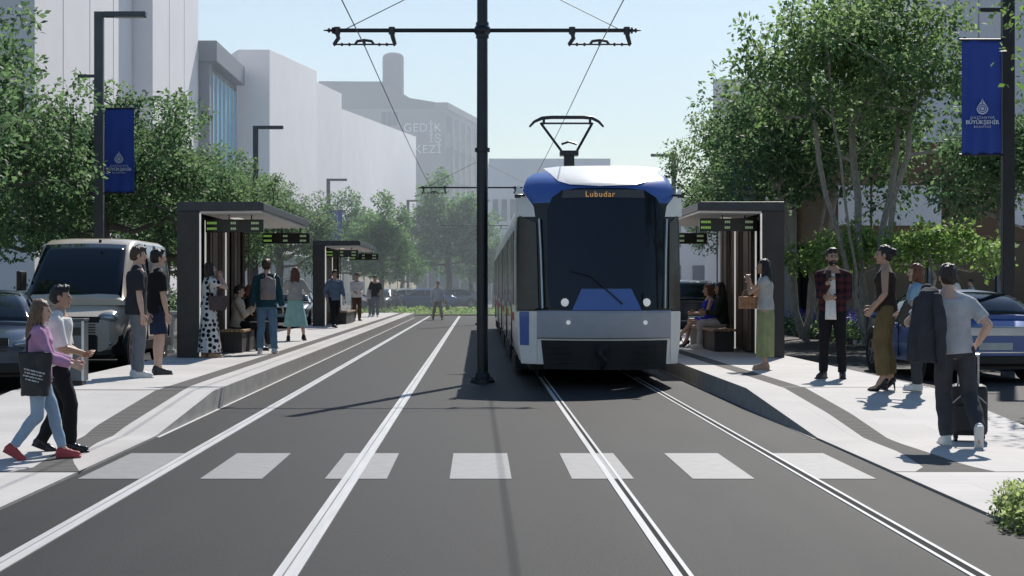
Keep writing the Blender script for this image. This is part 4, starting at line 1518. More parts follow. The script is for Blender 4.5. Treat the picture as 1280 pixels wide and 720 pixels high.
bm = NB(); tube(bm, [(-.07, -.02, .53), (-.05, -.02, .565), (.05, -.02, .565), (.07, -.02, .53)], .012, 8); obj('carry_handle', bm, M_leather, sc_, smooth=60)
bm = NB(); tube(bm, [(-.15, -.118, .36), (.0, -.119, .50), (.15, -.118, .36)], .006, 6); obj('piping', bm, C_lgrey, sc_)
for sx in (-.12, .12):
    for sy in (-.08, .08):
        bm = NB(); disc(bm, (sx, sy, .028), .028, 'x', 16, .03); bx(bm, sx - .02, sx + .02, sy - .02, sy + .02, .03, .06); obj('caster', bm, M_blk, sc_)
# 22-23 people beyond the road
person('woman in a white top carrying a child on the footway beyond the blue car', V((at(1194, 0, 33).x, 33, .12)), 70, 1.70, 'f', 'light', (C_white, .5, -.05, .02), ('trousers', C_navy, .016, 1.0), (S_white,), ('bob', 'black'), hands={-1: (-.10, .28, 1.12), 1: (.12, .28, 1.10)}, vox=.012, seed=22)
person('small child carried on the arm of the woman in the white top', V((at(1211, 0, 33).x, 32.8, .12 + .62)), 80, .98, 'f', 'light', (C_ltgrey2, .6, -.05, .02), ('trousers', C_pink, .014, 1.0), (S_white,), ('short', 'dark'), pelvis=(0, 0, .80), feet={-1: (-.1, .25, 0, 0, .3), 1: (.1, .25, 0, 0, .3)}, vox=.014, seed=23)
person('person in a maroon shirt walking on the footway behind the shelter and the trees', V((at(1003, 0, 46).x, 43.0, .14)), 120, 1.68, 'm', 'tan', (C_maroon, 1.0, -.1, .02), ('trousers', C_dgrey, .016, 1.0), (S_dark,), ('short', 'black'), feet=walk(.2, .2), vox=.013, seed=24)
# ------------------------------------------------------------------ vehicles
M_tyre = mat('tyre_rubber', (.014, .014, .015), .8)
M_rim = mat('rim_alloy', (.42, .43, .45), .3, metal=.8)
M_cglass = mat('car_glass', (.010, .014, .020), .05, spec=.6)
M_cblk = mat('car_black_trim', (.014, .014, .015), .45)
M_clear = mat('headlamp_glass', (.45, .48, .52), .08, metal=.5)
M_tail = mat('tail_lamp_red', (.30, .012, .012), .15)
M_plate = mat('number_plate', (.6, .6, .6), .5)
M_chrome = mat('chrome', (.6, .62, .65), .15, metal=1)


def paint(name, col, metal=.35):
    return mat('paint_' + name, col, .28, metal=metal, var=.03, coat=.6)


def interp_st(sts, y):
    sts = sorted(sts)
    if y <= sts[0][0]:
        return sts[0][1:]
    for a, b in zip(sts, sts[1:]):
        if y <= b[0]:
            t = (y - a[0]) / (b[0] - a[0])
            return [p + (q - p) * t for p, q in zip(a[1:], b[1:])]
    return sts[-1][1:]


def smooth_st(sts, n):
    """resample stations with a little smoothing so that outlines read as curves"""
    sts = sorted(sts)
    ys = [sts[0][0] + (sts[-1][0] - sts[0][0]) * i / n for i in range(n + 1)]
    w = (sts[-1][0] - sts[0][0]) / n * 1.4
    out = []
    for y in ys:
        acc = None
        for d, k in ((-w, .25), (0, .5), (w, .25)):
            v = interp_st(sts, min(max(y + d, sts[0][0]), sts[-1][0]))
            acc = [k * q for q in v] if acc is None else [a + k * q for a, q in zip(acc, v)]
        out.append((y, *acc))
    return out


def car(name, label, cat, loc, rz, pm, low, gh, wheels, wr=.33, group=None, seams=(), extra=None, wt=.22):
    """low: (y, half width, z bottom, z top); gh: (y, half width at belt, half width at roof, z belt, z roof), front is +y"""
    t = thing(name, label, cat, loc, rz, group)
    L = smooth_st(low, 26)
    bm = NB()
    rings = []
    for y, w, zb, zt in L:
        h = zt - zb
        half = [(w * .80, zb), (w * .95, zb + h * .08), (w * .99, zb + h * .30), (w, zb + h * .55), (w * .985, zb + h * .78), (w * .93, zb + h * .94), (w * .80, zt), (w * .4, zt + .012)]
        pts = [V((x, y, z)) for x, z in half] + [V((-x, y, z)) for x, z in half[::-1]]
        rings.append(pts)
    iloft(bm, rings)
    body = obj('body', bm, pm, t, smooth=50)
    g = sorted(gh)
    bm = NB()
    rings = []
    for y, wb, wtp, zb, zr in smooth_st(g, 22):
        h = zr - zb
        half = [(wb, zb - .03), (wb + (wtp - wb) * .5 + .02, zb + h * .5), (wtp, zr - min(.07, h * .3)), (wtp * .90, zr - min(.015, h * .1)), (wtp * .5, zr + .012)]
        rings.append([V((x, y, z)) for x, z in half] + [V((-x, y, z)) for x, z in half[::-1]])
    iloft(bm, rings)
    obj('cabin_roof', bm, pm, t, smooth=50)

    def screen(nm, ya, yb, fa=.93, fb=.90, ins=.06):
        """glass between two stations (ya at the belt, yb at the roof)"""
        wa, _, za, _ = interp_st(gh, ya)
        _, wb2, _, zr = interp_st(gh, yb)
        d = V((0, yb - ya, zr - za)).normalized()
        n = V((0, -d.z, d.y))
        if n.z < 0:
            n = -n
        bm = NB()
        rg = []
        for k in range(9):
            u = k / 8
            y = ya + (yb - ya) * (ins + (1 - 2 * ins) * u)
            z = za + (zr - za) * (ins + (1 - 2 * ins) * u)
            w = (wa * fa) * (1 - u) + (wb2 * fb) * u
            rg.append([V((w * q / 6, y, z)) + n * (.055 - .035 * (q / 6) ** 2 + .05 * math.sin(math.pi * u)) for q in range(-6, 7)])
        iloft(bm, rg, closed=False)
        o = obj(nm, bm, M_cglass, t, smooth=180)
        o.modifiers.new('s', 'SOLIDIFY').thickness = .006
        return o
    fr, rf = g[-1][0], None
    zmax = max(q[4] for q in g)
    roof = [q for q in g if q[4] > zmax - .12]
    screen('windscreen', g[-1][0], roof[-1][0])
    if g[0][4] < zmax - .3 or True:
        screen('rear_window', g[0][0], roof[0][0])
    for s in (-1, 1):
        for a, b in seams:
            bm = NB()
            rg = []
            for k in range(5):
                u = k / 4
                row = []
                for q in range(7):
                    y = a + (b - a) * q / 6
                    wb, wtp, zb, zr = interp_st(gh, y)
                    hi = zr - .09
                    z = zb + .03 + max(.01, hi - zb - .03) * u
                    x = wb + (wtp - wb) * ((z - zb) / max(.05, zr - zb)) + .028 - .012 * u + .012 * math.sin(math.pi * u)
                    row.append(V((s * x, y, z)))
                rg.append(row)
            iloft(bm, rg, closed=False)
            o = obj('side_window', bm, M_cglass, t, smooth=180)
            o.modifiers.new('s', 'SOLIDIFY').thickness = .006
        # doors: thin seams and handles
        for a, b in seams:
            w0, zb0, zt0 = interp_st(low, (a + b) / 2)
            bm = NB(); bx(bm, *sorted((s * (w0 * .975), s * (w0 * 1.006))), a - .012, a - .004, zb0 + .12, zt0 - .02); obj('door_seam', bm, M_cblk, t)
            bm = NB(); bx(bm, *sorted((s * (w0 * .97), s * (w0 * 1.02))), a + .06, a + .20, zt0 - .16, zt0 - .13); obj('door_handle', bm, pm, t, bevel=.006)
        wb, wtp, zb, zr = interp_st(gh, g[-1][0] - .25)
        my = roof[-1][0] + (g[-1][0] - roof[-1][0]) * .55
        bm = NB(); iell(bm, (s * (wb + .14), my, zb + .09), (.11, .06, .075)); tube(bm, [(s * (wb - .04), my, zb + .03), (s * (wb + .12), my, zb + .05)], .025, 8)
        obj('door_mirror', bm, pm, t, smooth=60)
        for wy in wheels:
            w0, zb0, zt0 = interp_st(low, wy)
            bm = NB(); disc(bm, (s * (w0 - .02), wy, wr + .02), wr + .075, 'x', 32, .075); obj('wheel_arch', bm, M_cblk, t, smooth=40)
            bm = NB()
            xx = s * (w0 - .085)
            prof = [(-wt / 2, wr * .62), (-wt / 2, wr * .95), (-wt / 2 + .03, wr), (wt / 2 - .03, wr), (wt / 2, wr * .95), (wt / 2, wr * .62)]
            rg = [[V((xx + px, wy + r * math.cos(2 * math.pi * i / 32), wr + r * math.sin(2 * math.pi * i / 32))) for px, r in prof] for i in range(33)]
            iloft(bm, rg, closed=True, cap0=False, cap1=False)
            w = obj('wheel', bm, M_tyre, t, smooth=40)
            bm = NB()
            xo = xx + s * wt / 2
            disc(bm, (xo - s * .06, wy, wr), wr * .63, 'x', 28, .02)
            for i in range(5):
                a = 2 * math.pi * i / 5 + .3
                c = V((xo - s * .018, wy + math.cos(a) * wr * .32, wr + math.sin(a) * wr * .32))
                box(bm, c, (.022, wr * .60, wr * .15), Matrix.Rotation(a, 3, 'X'))
            disc(bm, (xo - s * .012, wy, wr), wr * .16, 'x', 16, .03)
            rg = [[V((xo - s * .02 + px, wy + r * math.cos(2 * math.pi * i / 32), wr + r * math.sin(2 * math.pi * i / 32))) for px, r in ((-.02, wr * .58), (.012, wr * .58), (.012, wr * .64), (-.02, wr * .64))] for i in range(33)]
            iloft(bm, rg, closed=True, cap0=False, cap1=False)
            r_ = obj('rim', bm, M_rim, w, smooth=40)
    bm = NB(); bx(bm, -interp_st(low, 0)[0] * .86, interp_st(low, 0)[0] * .86, low[0][0] + .1, low[-1][0] - .1, .20, interp_st(low, 0)[1] + .06); obj('underbody', bm, M_cblk, t)
    if extra:
        extra(t, low, gh, pm)
    return t


def yfront(low, s=1):
    return max(q[0] for q in low) if s > 0 else min(q[0] for q in low)


def front_kit(t, low, gh, pm, zl=.66, w=.62, grille=True):
    y = yfront(low)
    for s in (-1, 1):
        bm = NB(); iell(bm, (s * w, y - .10, zl), (.17, .10, .065), Matrix.Rotation(R(s * 18), 3, 'Z') @ Matrix.Rotation(R(s * -10), 3, 'Y')); obj('headlight', bm, M_clear, t, smooth=180)
        bm = NB(); iell(bm, (s * w, y - .045, zl - .26), (.06, .04, .04)); obj('fog_lamp', bm, M_clear, t, smooth=180)
    bm = NB()
    for i in range(4):
        bx(bm, -.42, .42, y - .035, y + .012, zl - .10 + i * .045, zl - .085 + i * .045)
    bx(bm, -.44, .44, y - .06, y - .005, zl - .13, zl + .09)
    obj('grille', bm, M_cblk, t)
    bm = NB(); bx(bm, -.62, .62, y - .06, y + .006, .24, .40); obj('lower_intake', bm, M_cblk, t, bevel=.02)
    bm = NB(); bx(bm, -.26, .26, y + .013, y + .022, .40, .51); obj('number_plate', bm, M_plate, t)


def rear_kit(t, low, gh, pm, zl=.80, full=False, pl=True):
    y = yfront(low, -1)
    for s in (-1, 1):
        bm = NB(); box(bm, (s * .66, y + .02, zl), (.36, .07, .10), Matrix.Rotation(R(s * -16), 3, 'Z')); obj('tail_lamp', bm, M_tail, t, bevel=.02)
    bm = NB(); bx(bm, -.74, .74, y - .012, y + .12, .26, .42); obj('rear_bumper', bm, M_cblk, t, bevel=.03)
    bm = NB(); bx(bm, -.26, .26, y - .020, y - .013, .50, .61); obj('number_plate', bm, M_plate, t)
    bm = NB(); bx(bm, -.80, .80, y - .008, y + .05, .455, .470); obj('bumper_trim', bm, M_chrome, t)


LOW = [(-2.25, .70, .38, .78), (-2.15, .80, .28, .92), (-1.9, .88, .22, 1.0), (-1.0, .91, .20, .96), (.6, .91, .20, .94), (1.3, .90, .20, .90), (1.9, .84, .22, .80), (2.15, .72, .28, .68), (2.22, .6, .36, .58)]
GH = [(-1.95, .80, .74, .98, 1.00), (-1.0, .86, .64, .96, 1.36), (-.2, .87, .64, .95, 1.42), (.35, .87, .62, .94, 1.38), (1.25, .84, .76, .90, .92)]
SUVL = [(-2.2, .78, .40, .95), (-2.12, .86, .30, 1.02), (-1.8, .92, .25, 1.05), (.6, .92, .25, 1.04), (1.4, .91, .25, 1.0), (1.95, .86, .28, .92), (2.2, .74, .36, .76)]
SUVG = [(-2.15, .84, .76, 1.02, 1.08), (-1.85, .87, .68, 1.02, 1.64), (-.4, .88, .68, 1.02, 1.70), (.4, .88, .66, 1.02, 1.64), (1.2, .86, .78, 1.0, 1.03)]
VANL = [(-2.3, .93, .30, 1.24), (-2.2, .97, .25, 1.24), (1.2, .985, .24, 1.24), (1.6, .97, .24, 1.17), (1.95, .93, .26, 1.06), (2.18, .86, .30, .95), (2.30, .74, .36, .84)]
VANG = [(-2.31, .95, .84, 1.22, 2.30), (-2.22, .975, .86, 1.22, 2.36), (.35, .975, .86, 1.22, 2.37), (.66, .97, .82, 1.22, 2.30), (1.72, .92, .84, 1.17, 1.20)]

P_silver = paint('silver_beige', (.62, .545, .45), .05)
P_dark = paint('dark_navy', (.022, .042, .085), .2)
P_blue = paint('steel_blue', (.035, .10, .34), .15)
P_grey = paint('mid_grey', (.16, .17, .19), .5)
P_white = paint('white', (.62, .62, .62), .1)
P_navy = paint('far_blue', (.06, .13, .26), .4)
P_suv = paint('midnight', (.012, .018, .034), .4)


def van_kit(t, low, gh, pm):
    y = yfront(low)
    for s in (-1, 1):
        bm = NB(); iell(bm, (s * .72, y - .16, .93), (.18, .14, .10), Matrix.Rotation(R(s * -24), 3, 'Z')); obj('headlight', bm, M_clear, t, smooth=180)
        bm = NB(); iell(bm, (s * .74, y - .06, .48), (.08, .05, .05)); obj('fog_lamp', bm, M_clear, t, smooth=180)
        bm = NB(); bx(bm, *sorted((s * .984, s * .996)), -2.15, 1.2, .30, .48); obj('side_moulding', bm, M_cblk, t, bevel=.006)
        bm = NB(); bx(bm, *sorted((s * .88, s * .97)), .55, .95, 1.50, 1.86); 
        obj('wing_mirror', bm, M_cblk, t, bevel=.03).location = (s * .17, .35, -.10)
    bm = NB()
    bx(bm, -.60, .60, y - .10, y + .004, .845, .95)
    for i in range(5):
        bx(bm, -.54, .54, y + .0125, y + .024, .62 + i * .045, .636 + i * .045)
    obj('grille', bm, M_cblk, t)
    bm = NB(); prism(bm, [(-.93, y - .36), (-.80, y - .10), (-.55, y + .012), (.55, y + .012), (.80, y - .10), (.93, y - .36), (.93, y - .62), (-.93, y - .62)], 'z', .24, .64); obj('front_bumper', bm, M_cblk, t, bevel=.04)
    bm = NB(); bx(bm, -.26, .26, y + .013, y + .022, .46, .57); obj('number_plate', bm, M_plate, t)
    bm = NB(); bx(bm, -.03, .03, y + .005, y + .02, .86, .90); obj('emblem', bm, M_chrome, t)
    bm = NB(); tube(bm, [(-.55, 1.62, 1.30), (-.05, 1.45, 1.42)], .012, 6); obj('wiper', bm, M_cblk, t)
    bm = NB(); box(bm, (-.30, .93, 2.305), (.05, .03, .06)); obj('marker_lamp', bm, M_cblk, t)


van = car('van', 'silver beige passenger van with a wide dark windscreen parked by the trees', 'van', (-7.22, 27.9 + 2.32, 0), R(180), P_silver, VANL, VANG, (-1.45, 1.42), .35, None, ((-2.1, -.95), (-.9, -.1), (0.0, .62)), van_kit)
dc = car('parked_car', 'dark navy car facing the viewer in front of the silver van', 'car', (-7.60, 24.5, 0), R(195), P_dark, LOW, GH, (-1.35, 1.38), .33, None, ((-1.3, -.25), (-.2, .75)), front_kit)


def blue_kit(t, low, gh, pm):
    rear_kit(t, low, gh, pm, .80)
    y = yfront(low, -1)
    bm = NB(); bx(bm, -.62, .62, y - .004, y + .05, .70, .86); obj('light_bar', bm, M_clear, t, bevel=.02)


bc = car('parked_car', 'glossy steel blue car seen from behind next to the man with the suitcase', 'car', (7.86, 24.5 + 2.25, 0), R(1.5), P_blue, LOW, GH, (-1.35, 1.38), .34, None, ((-1.3, -.25), (-.2, .75)), blue_kit)
sv = car('parked_car', 'dark car with red tail lamps seen between the tram and the shelter bench', 'car', (6.55, 48 + 2.2, 0), 0, P_suv, SUVL, SUVG, (-1.35, 1.35), .36, None, ((-1.75, -.85), (-.8, .05), (.1, .75)), lambda *a: rear_kit(*a, zl=.98))
car('parked_car', 'dark grey car behind the people standing at the farther shelter', 'car', (-7.0, 60, 0), R(180), P_grey, LOW, GH, (-1.35, 1.38), .33, None, ((-1.3, -.25), (-.2, .75)), front_kit)
for i, (px, Y, rz, pp, lab) in enumerate(((528, 104, 88, P_navy, 'far blue car crossing at the end of the street left of the mast'), (566, 109, 85, P_grey, 'far grey car at the end of the street just left of the mast foot'),
                                          (503, 112, 95, P_white, 'far white car at the end of the street behind the platform end'), (478, 100, 170, P_suv, 'far dark car parked under the hazy trees behind the second shelter'))):
    p = at(px, 0, Y)
    car('parked_car', lab, 'car', (p.x, Y, 0), R(rz), pp, LOW, GH, (-1.35, 1.38), .33, 'far cars at the end of the street', ((-1.3, -.25), (-.2, .75)), front_kit)

# ------------------------------------------------------------------ buildings
M_conc = mat('render_white', (.90, .87, .88), .8, var=.03, vs=.4)
M_conc2 = mat('render_pale', (.88, .85, .87), .8, var=.03, vs=.4)
M_frame = mat('frame_grey', (.20, .22, .26), .6, var=.06, vs=.6)
M_cglz = mat('curtain_glass', (.16, .54, .76), .35, var=.18, vs=.25, spec=.6, streak=(1, 1, .1))
M_mul = mat('mullion', (.45, .55, .62), .5)
M_ged = mat('render_grey', (.20, .20, .21), .85, var=.04, vs=.3)
M_ged2 = mat('roof_grey', (.10, .10, .108), .85, var=.08, vs=.4)
M_gwin = mat('far_window', (.03, .055, .08), .6, spec=.15)
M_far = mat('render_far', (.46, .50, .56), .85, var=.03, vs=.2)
M_brown = mat('timber_brown', (.17, .095, .05), .6, var=.2, vs=2, streak=(.6, .6, 9))
M_base = mat('dark_glass_base', (.018, .028, .034), .12, var=.3, vs=.6)
M_teal = mat('shop_glass', (.03, .085, .11), .15, var=.4, vs=.5)
M_letter = mat('sign_white', (.75, .77, .8), .6)


def block(name, m, foot, z0, z1, parent, **k):
    bm = NB()
    prism(bm, [(p[0], p[1]) for p in foot], 'z', z0, z1)
    return obj(name, bm, m, parent, **k)


def PX(px, Y):
    return ((px - CX) / F * Y, Y)


b = thing('building', 'tall white stepped tower block rising out of the frame above the nearest trees', 'building', (-17, 61, 0))
b.location = (0, 0, 0)
block('wall', M_conc, [(-17, 61.3), (-17, 78.5), (-30, 78.5), (-30, 61.3)], 0, 26, b)
block('wall', M_conc2, [(-16, 78.6), (-16, 91.4), (-30, 91.4), (-30, 78.6)], 0, 26, b)
for yy in (65.5, 70, 74.5, 82.8, 87.0):
    xx = -17 if yy < 78 else -16
    bm = NB(); bx(bm, xx + .001, xx + .012, yy - .012, yy + .012, 0, 26); obj('panel_joint', bm, M_frame, b)

b = thing('building', 'grey framed block with a tall blue glass curtain wall and overhanging cornice', 'building')
block('frame', M_frame, [(-15.6, 92), (-15.6, 102.2), (-30, 102.2), (-30, 91.6), (-15.6, 91.6)], 0, 14.4, b)
bm = NB(); bx(bm, -15.599, -15.45, 92.5, 101.6, 2, 13.9); obj('curtain_wall', bm, M_cglz, b)
for i in range(7):
    bm = NB(); y = 92.5 + i * 1.5; bx(bm, -15.449, -15.33, y, y + .12, 2, 13.9); obj('mullion', bm, M_mul, b)
bm = NB(); bx(bm, -15.599, -15.40, 91.6, 92.45, 0, 14.39); obj('pier', bm, M_frame, b)
bm = NB(); bx(bm, -15.599, -15.40, 101.7, 102.2, 0, 14.39); obj('pier', bm, M_frame, b)
bm = NB(); bx(bm, -29, -14.95, 91.4, 102.4, 14.401, 15.6); obj('cornice', bm, M_frame, b, bevel=.04)

b = thing('building', 'long windowless white block stepping down toward the grey building with the sign', 'building')
a0, a1 = PX(298, 103), PX(337, 103)
a2 = PX(396, 122.8); a2b = PX(400, 124.5); a3 = PX(427, 135); a3b = PX(428, 135.5); a4 = PX(520, 186)
TZ = lambda py, y: H + (CY - py) / F * y


def sloped(m, foot, tops, parent):
    bm = NB()
    iloft(bm, [[V((p[0], p[1], 0)) for p in foot], [V((p[0], p[1], z)) for p, z in zip(foot, tops)]])
    return obj('wall', bm, m, parent)


sloped(M_conc, [a0, a1, a2, (a2[0] - 9, a2[1] + 1)], [TZ(62, 103), TZ(62, 103), TZ(89, a2[1]), TZ(89, a2[1])], b)
sloped(M_conc2, [(a2[0] - .3, a2[1] + .05), a3, (a3[0] - 9, a3[1] + 1), (a2[0] - 9, a2[1] + 1.1)], [TZ(100, a2[1]), TZ(117, a3[1]), TZ(117, a3[1]), TZ(100, a2[1])], b)
sloped(M_conc, [(a3[0] + .0, a3[1] + .05), a4, (a4[0] - 9, a4[1] + 2), (a3[0] - 9, a3[1] + 1.1)], [TZ(136, a3[1]), TZ(171, a4[1]), TZ(171, a4[1]), TZ(136, a3[1])], b)
# glazed ground floor along its street side
for (p, q, n) in ((a1, a2, 6), (a3, a4, 9)):
    p, q = V((p[0], p[1], 0)), V((q[0], q[1], 0))
    d = (q - p); nn = V((d.y, -d.x, 0)).normalized()
    for i in range(n):
        u0, u1 = (i + .06) / n, (i + .94) / n
        bm = NB()
        pts = [p + d * u0, p + d * u1]
        iloft(bm, [[pts[0] + nn * .02, pts[1] + nn * .02, pts[1] + nn * .14, pts[0] + nn * .14], [v + V((0, 0, 3.7)) for v in (pts[0] + nn * .02, pts[1] + nn * .02, pts[1] + nn * .14, pts[0] + nn * .14)]])
        obj('shop_window', bm, M_teal, b)

b = thing('building', 'grey office building with white sign letters and a round-topped chimney', 'building')
Yg = 205
c0, c1, c2 = PX(396, Yg), PX(557, Yg), PX(603, 229)
block('wall', M_ged, [c0, c1, c2, (c2[0] - 3, 250), (c0[0], 250)], 0, 24.4, b)
zr = lambda y, Y=Yg: H + (CY - y) / F * Y
bm = NB()
poly = [(PX(398, Yg)[0], zr(137)), (PX(557, Yg)[0] - .02, zr(137)), (PX(557, Yg)[0] - .02, zr(129.5)), (PX(512, Yg)[0], zr(122)), (PX(478, Yg)[0], zr(101.5)), (PX(398, Yg)[0], zr(101))]
prism(bm, poly, 'y', Yg + .3, Yg + 14)
obj('roof', bm, M_ged2, b)
d = V((c2[0] - c1[0], c2[1] - c1[1], 0)); nn = V((d.y, -d.x, 0)).normalized()
p0 = V((c1[0], c1[1], 0))
bm = NB()
q = [p0 - nn * 1.5, p0 + nn * .25, p0 + d + nn * .25, p0 + d - nn * 1.5]
iloft(bm, [[v + V((0, 0, 24.41)) for v in q], [v + V((0, 0, 25.25)) for v in q]])
obj('parapet', bm, M_ged, b)
for r_, (za, zb) in enumerate(((zr(165), zr(144)), (zr(206), zr(183)), (zr(246), zr(224)), (zr(287), zr(265)))):
    for k in range(6):
        u = .02 + k * .162
        bm = NB()
        e = [p0 + d * u + nn * .02, p0 + d * (u + .095) + nn * .02, p0 + d * (u + .095) + nn * .10, p0 + d * u + nn * .10]
        iloft(bm, [[v + V((0, 0, za)) for v in e], [v + V((0, 0, zb)) for v in e]])
        obj('window', bm, M_gwin, b)
    for k in range(6):
        u = .02 + k * .162 + .11
        bm = NB()
        e = [p0 + d * u + nn * .02, p0 + d * (u + .03) + nn * .02, p0 + d * (u + .03) + nn * .30, p0 + d * u + nn * .30]
        iloft(bm, [[v + V((0, 0, za - 2.6)) for v in e], [v + V((0, 0, zb)) for v in e]])
        obj('fin', bm, M_ged, b)
bm = NB(); bx(bm, PX(477, Yg)[0], PX(497, Yg)[0], Yg - .12, Yg - .01, zr(157), zr(140)); w = obj('window', bm, M_gwin, b)
bm = NB()
for k in range(1, 3):
    xx = PX(477 + k * 6.6, Yg)[0]; bx(bm, xx - .05, xx + .05, Yg - .17, Yg - .121, zr(157), zr(140))
obj('window_bar', bm, M_ged, w)
xc, xr_ = PX(491.5, Yg + 5)[0], 1.40
bm = NB()
zt = H + (CY - 69) / F * (Yg + 5)
tube(bm, [(xc, Yg + 5, 24.5), (xc, Yg + 5, zt - .3), (xc, Yg + 5, zt)], [xr_, xr_, xr_ * .9], 20)
iell(bm, (xc, Yg + 5, zt - .1), (xr_ * .88, xr_ * .88, .45))
obj('chimney', bm, M_ged2, b, smooth=40)
for body, y in (('GEDİK', 164.5), ('İŞ', 178.2), ('MERKEZİ', 191.5)):
    text('sign_lettering', body, 1.53, M_letter, (PX(552, Yg)[0], Yg - .10, zr(y)), (R(90), 0, 0), b, align='RIGHT', extrude=.05, spacing=1.06)

b = thing('building', 'pale bluish flat-roofed building far behind the tram', 'building')
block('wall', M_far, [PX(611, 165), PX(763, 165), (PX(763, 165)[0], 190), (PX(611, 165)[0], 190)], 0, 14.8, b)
for i in range(4):
    for k in range(2):
        bm = NB(); x = PX(616, 165)[0] + i * .9; bx(bm, x, x + .55, 164.9, 164.99, 6.2 + k * 3.2 - 1, 8.4 + k * 3.2 - 1); obj('window', bm, M_gwin, b)
b = thing('building', 'low hazy glass-fronted block at the bend behind the mast', 'building')
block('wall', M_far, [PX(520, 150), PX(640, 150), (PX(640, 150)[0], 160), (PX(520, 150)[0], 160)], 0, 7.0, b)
for i in range(9):
    bm = NB(); x = PX(523, 150)[0] + i * 1.0; bx(bm, x, x + .78, 149.85, 149.99, .3, 5.6); obj('shop_window', bm, M_teal, b)

b = thing('building', 'pale tall block half hidden behind the large trees on the tram side', 'building')
block('wall', M_conc2, [(13.2, 90), (42, 90), (42, 105), (15.5, 105)], 0, 13.2, b)
for i in range(8):
    for k in range(3):
        bm = NB(); bx(bm, 15 + i * 2.1, 16.1 + i * 2.1, 89.9, 89.99, 2.2 + k * 3.6, 4.2 + k * 3.6); obj('window', bm, M_gwin, b)
b = thing('building', 'pale lavender tower behind the near lamp post, cut by the top of the frame', 'building')
block('wall', M_conc, [(19.6, 72), (46, 72), (46, 88), (19.6, 88)], 0, 24, b)
for i in range(3):
    bm = NB(); bx(bm, 22.5 + i * 5, 22.53 + i * 5, 71.985, 71.999, 0, 24); obj('panel_joint', bm, M_frame, b)

b = thing('building', 'low brown timber-clad building with pale window panels and a dark glass base', 'building')
block('wall', M_brown, [(11.35, 51), (34, 51), (34, 60), (11.35, 60)], 2.95, 6.1, b)
block('glass_base', M_base, [(11.6, 51.3), (34, 51.3), (34, 60), (11.6, 60)], 0, 2.949, b)
for i in range(9):
    bm = NB(); bx(bm, 12.2 + i * 2.2, 12.28 + i * 2.2, 51.2, 51.299, .1, 2.93); obj('mullion', bm, M_frame, b)
xs = [PX(p, 51)[0] for p in (1047.5, 1071, 1074, 1087, 1090, 1176)]
for xa, xb in ((xs[0], xs[1]), (xs[2], xs[3]), (xs[4], xs[5])):
    bm = NB(); bx(bm, xa, xb, 50.94, 50.998, H + 78 * .0255, H + 128 * .0255); obj('window_panel', bm, M_conc2, b)
xa = PX(1260, 51)[0]
for i in range(2):
    bm = NB(); bx(bm, xa + i * 3.2, xa + 2.4 + i * 3.2, 50.94, 50.998, H + 78 * .0255, H + 128 * .0255); obj('window_panel', bm, M_conc2, b)
b = thing('building', 'pale rendered low wall block between the shelter and the brown building', 'building')
block('wall', M_conc2, [(10.6, 57), (11.34, 57), (13.5, 62), (10.6, 62)], 0, 4.6, b)
block('wall', M_conc2, [(9.9, 62.1), (13.5, 62.1), (13.5, 70), (9.9, 70)], 0, 5.2, b)

b = thing('building', 'long low pale block closing the street end on the tram side', 'building')
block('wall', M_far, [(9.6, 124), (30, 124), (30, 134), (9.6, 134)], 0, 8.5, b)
for i in range(9):
    for k in range(2):
        bm = NB(); bx(bm, 10.3 + i * 2.1, 11.5 + i * 2.1, 123.88, 123.99, 1.0 + k * 3.6, 3.2 + k * 3.6); obj('window', bm, M_gwin, b)

# street edge pieces
M_low = mat('low_concrete', (.38, .37, .35), .8, var=.1, vs=2)
w = thing('planter_wall', 'low pale concrete planter wall behind the silver van and the near shelter', 'planter wall')
bm = NB(); bx(bm, -9.75, -9.4, 34, 70, .1201, .62); obj('wall', bm, M_low, w, bevel=.015)
bm = NB(); bx(bm, -9.80, -9.36, 34, 70, .621, .69); obj('coping', bm, M_trim, w, bevel=.01)
w = thing('bollard', 'pale short post with a flat cap beside the near shelter leg', 'bollard', at(214, 0, 36)[0:1] and (at(214, 0, 36).x, 36, 0))
bm = NB(); tube(bm, [(0, 0, 0), (0, 0, .86)], .06, 14); obj('post', bm, M_trim, w, smooth=40)
bm = NB(); bx(bm, -.16, .16, -.16, .16, .861, .93); obj('cap', bm, M_trim, w, bevel=.01)
bm = NB(); bx(bm, -.10, .10, -.10, .10, .0, .06); obj('foot', bm, M_trim, w)

M_bin = mat('bin_steel', (.13, .145, .16), .4, var=.1, metal=.5)
p = on(95, 481)
w = thing('litter_bin', 'tall grey steel litter bin on the pavement beside the van and the girl', 'litter bin', p)
bm = NB(); bx(bm, -.125, .125, -.125, .125, .05, .80); obj('casing', bm, M_bin, w, bevel=.01)
bm = NB(); bx(bm, -.135, .135, -.135, .135, .801, .83); obj('lid', bm, M_lamp, w, bevel=.006)
bm = NB(); bx(bm, -.09, .09, -.129, -.1255, .62, .72); obj('slot', bm, M_cblk, w)
bm = NB(); bx(bm, -.10, .10, -.10, .10, 0, .05); obj('foot', bm, M_cblk, w)
bm = NB(); bx(bm, .10, .13, -.13, -.126, .06, .80); obj('edge_strip', bm, M_trim, w)
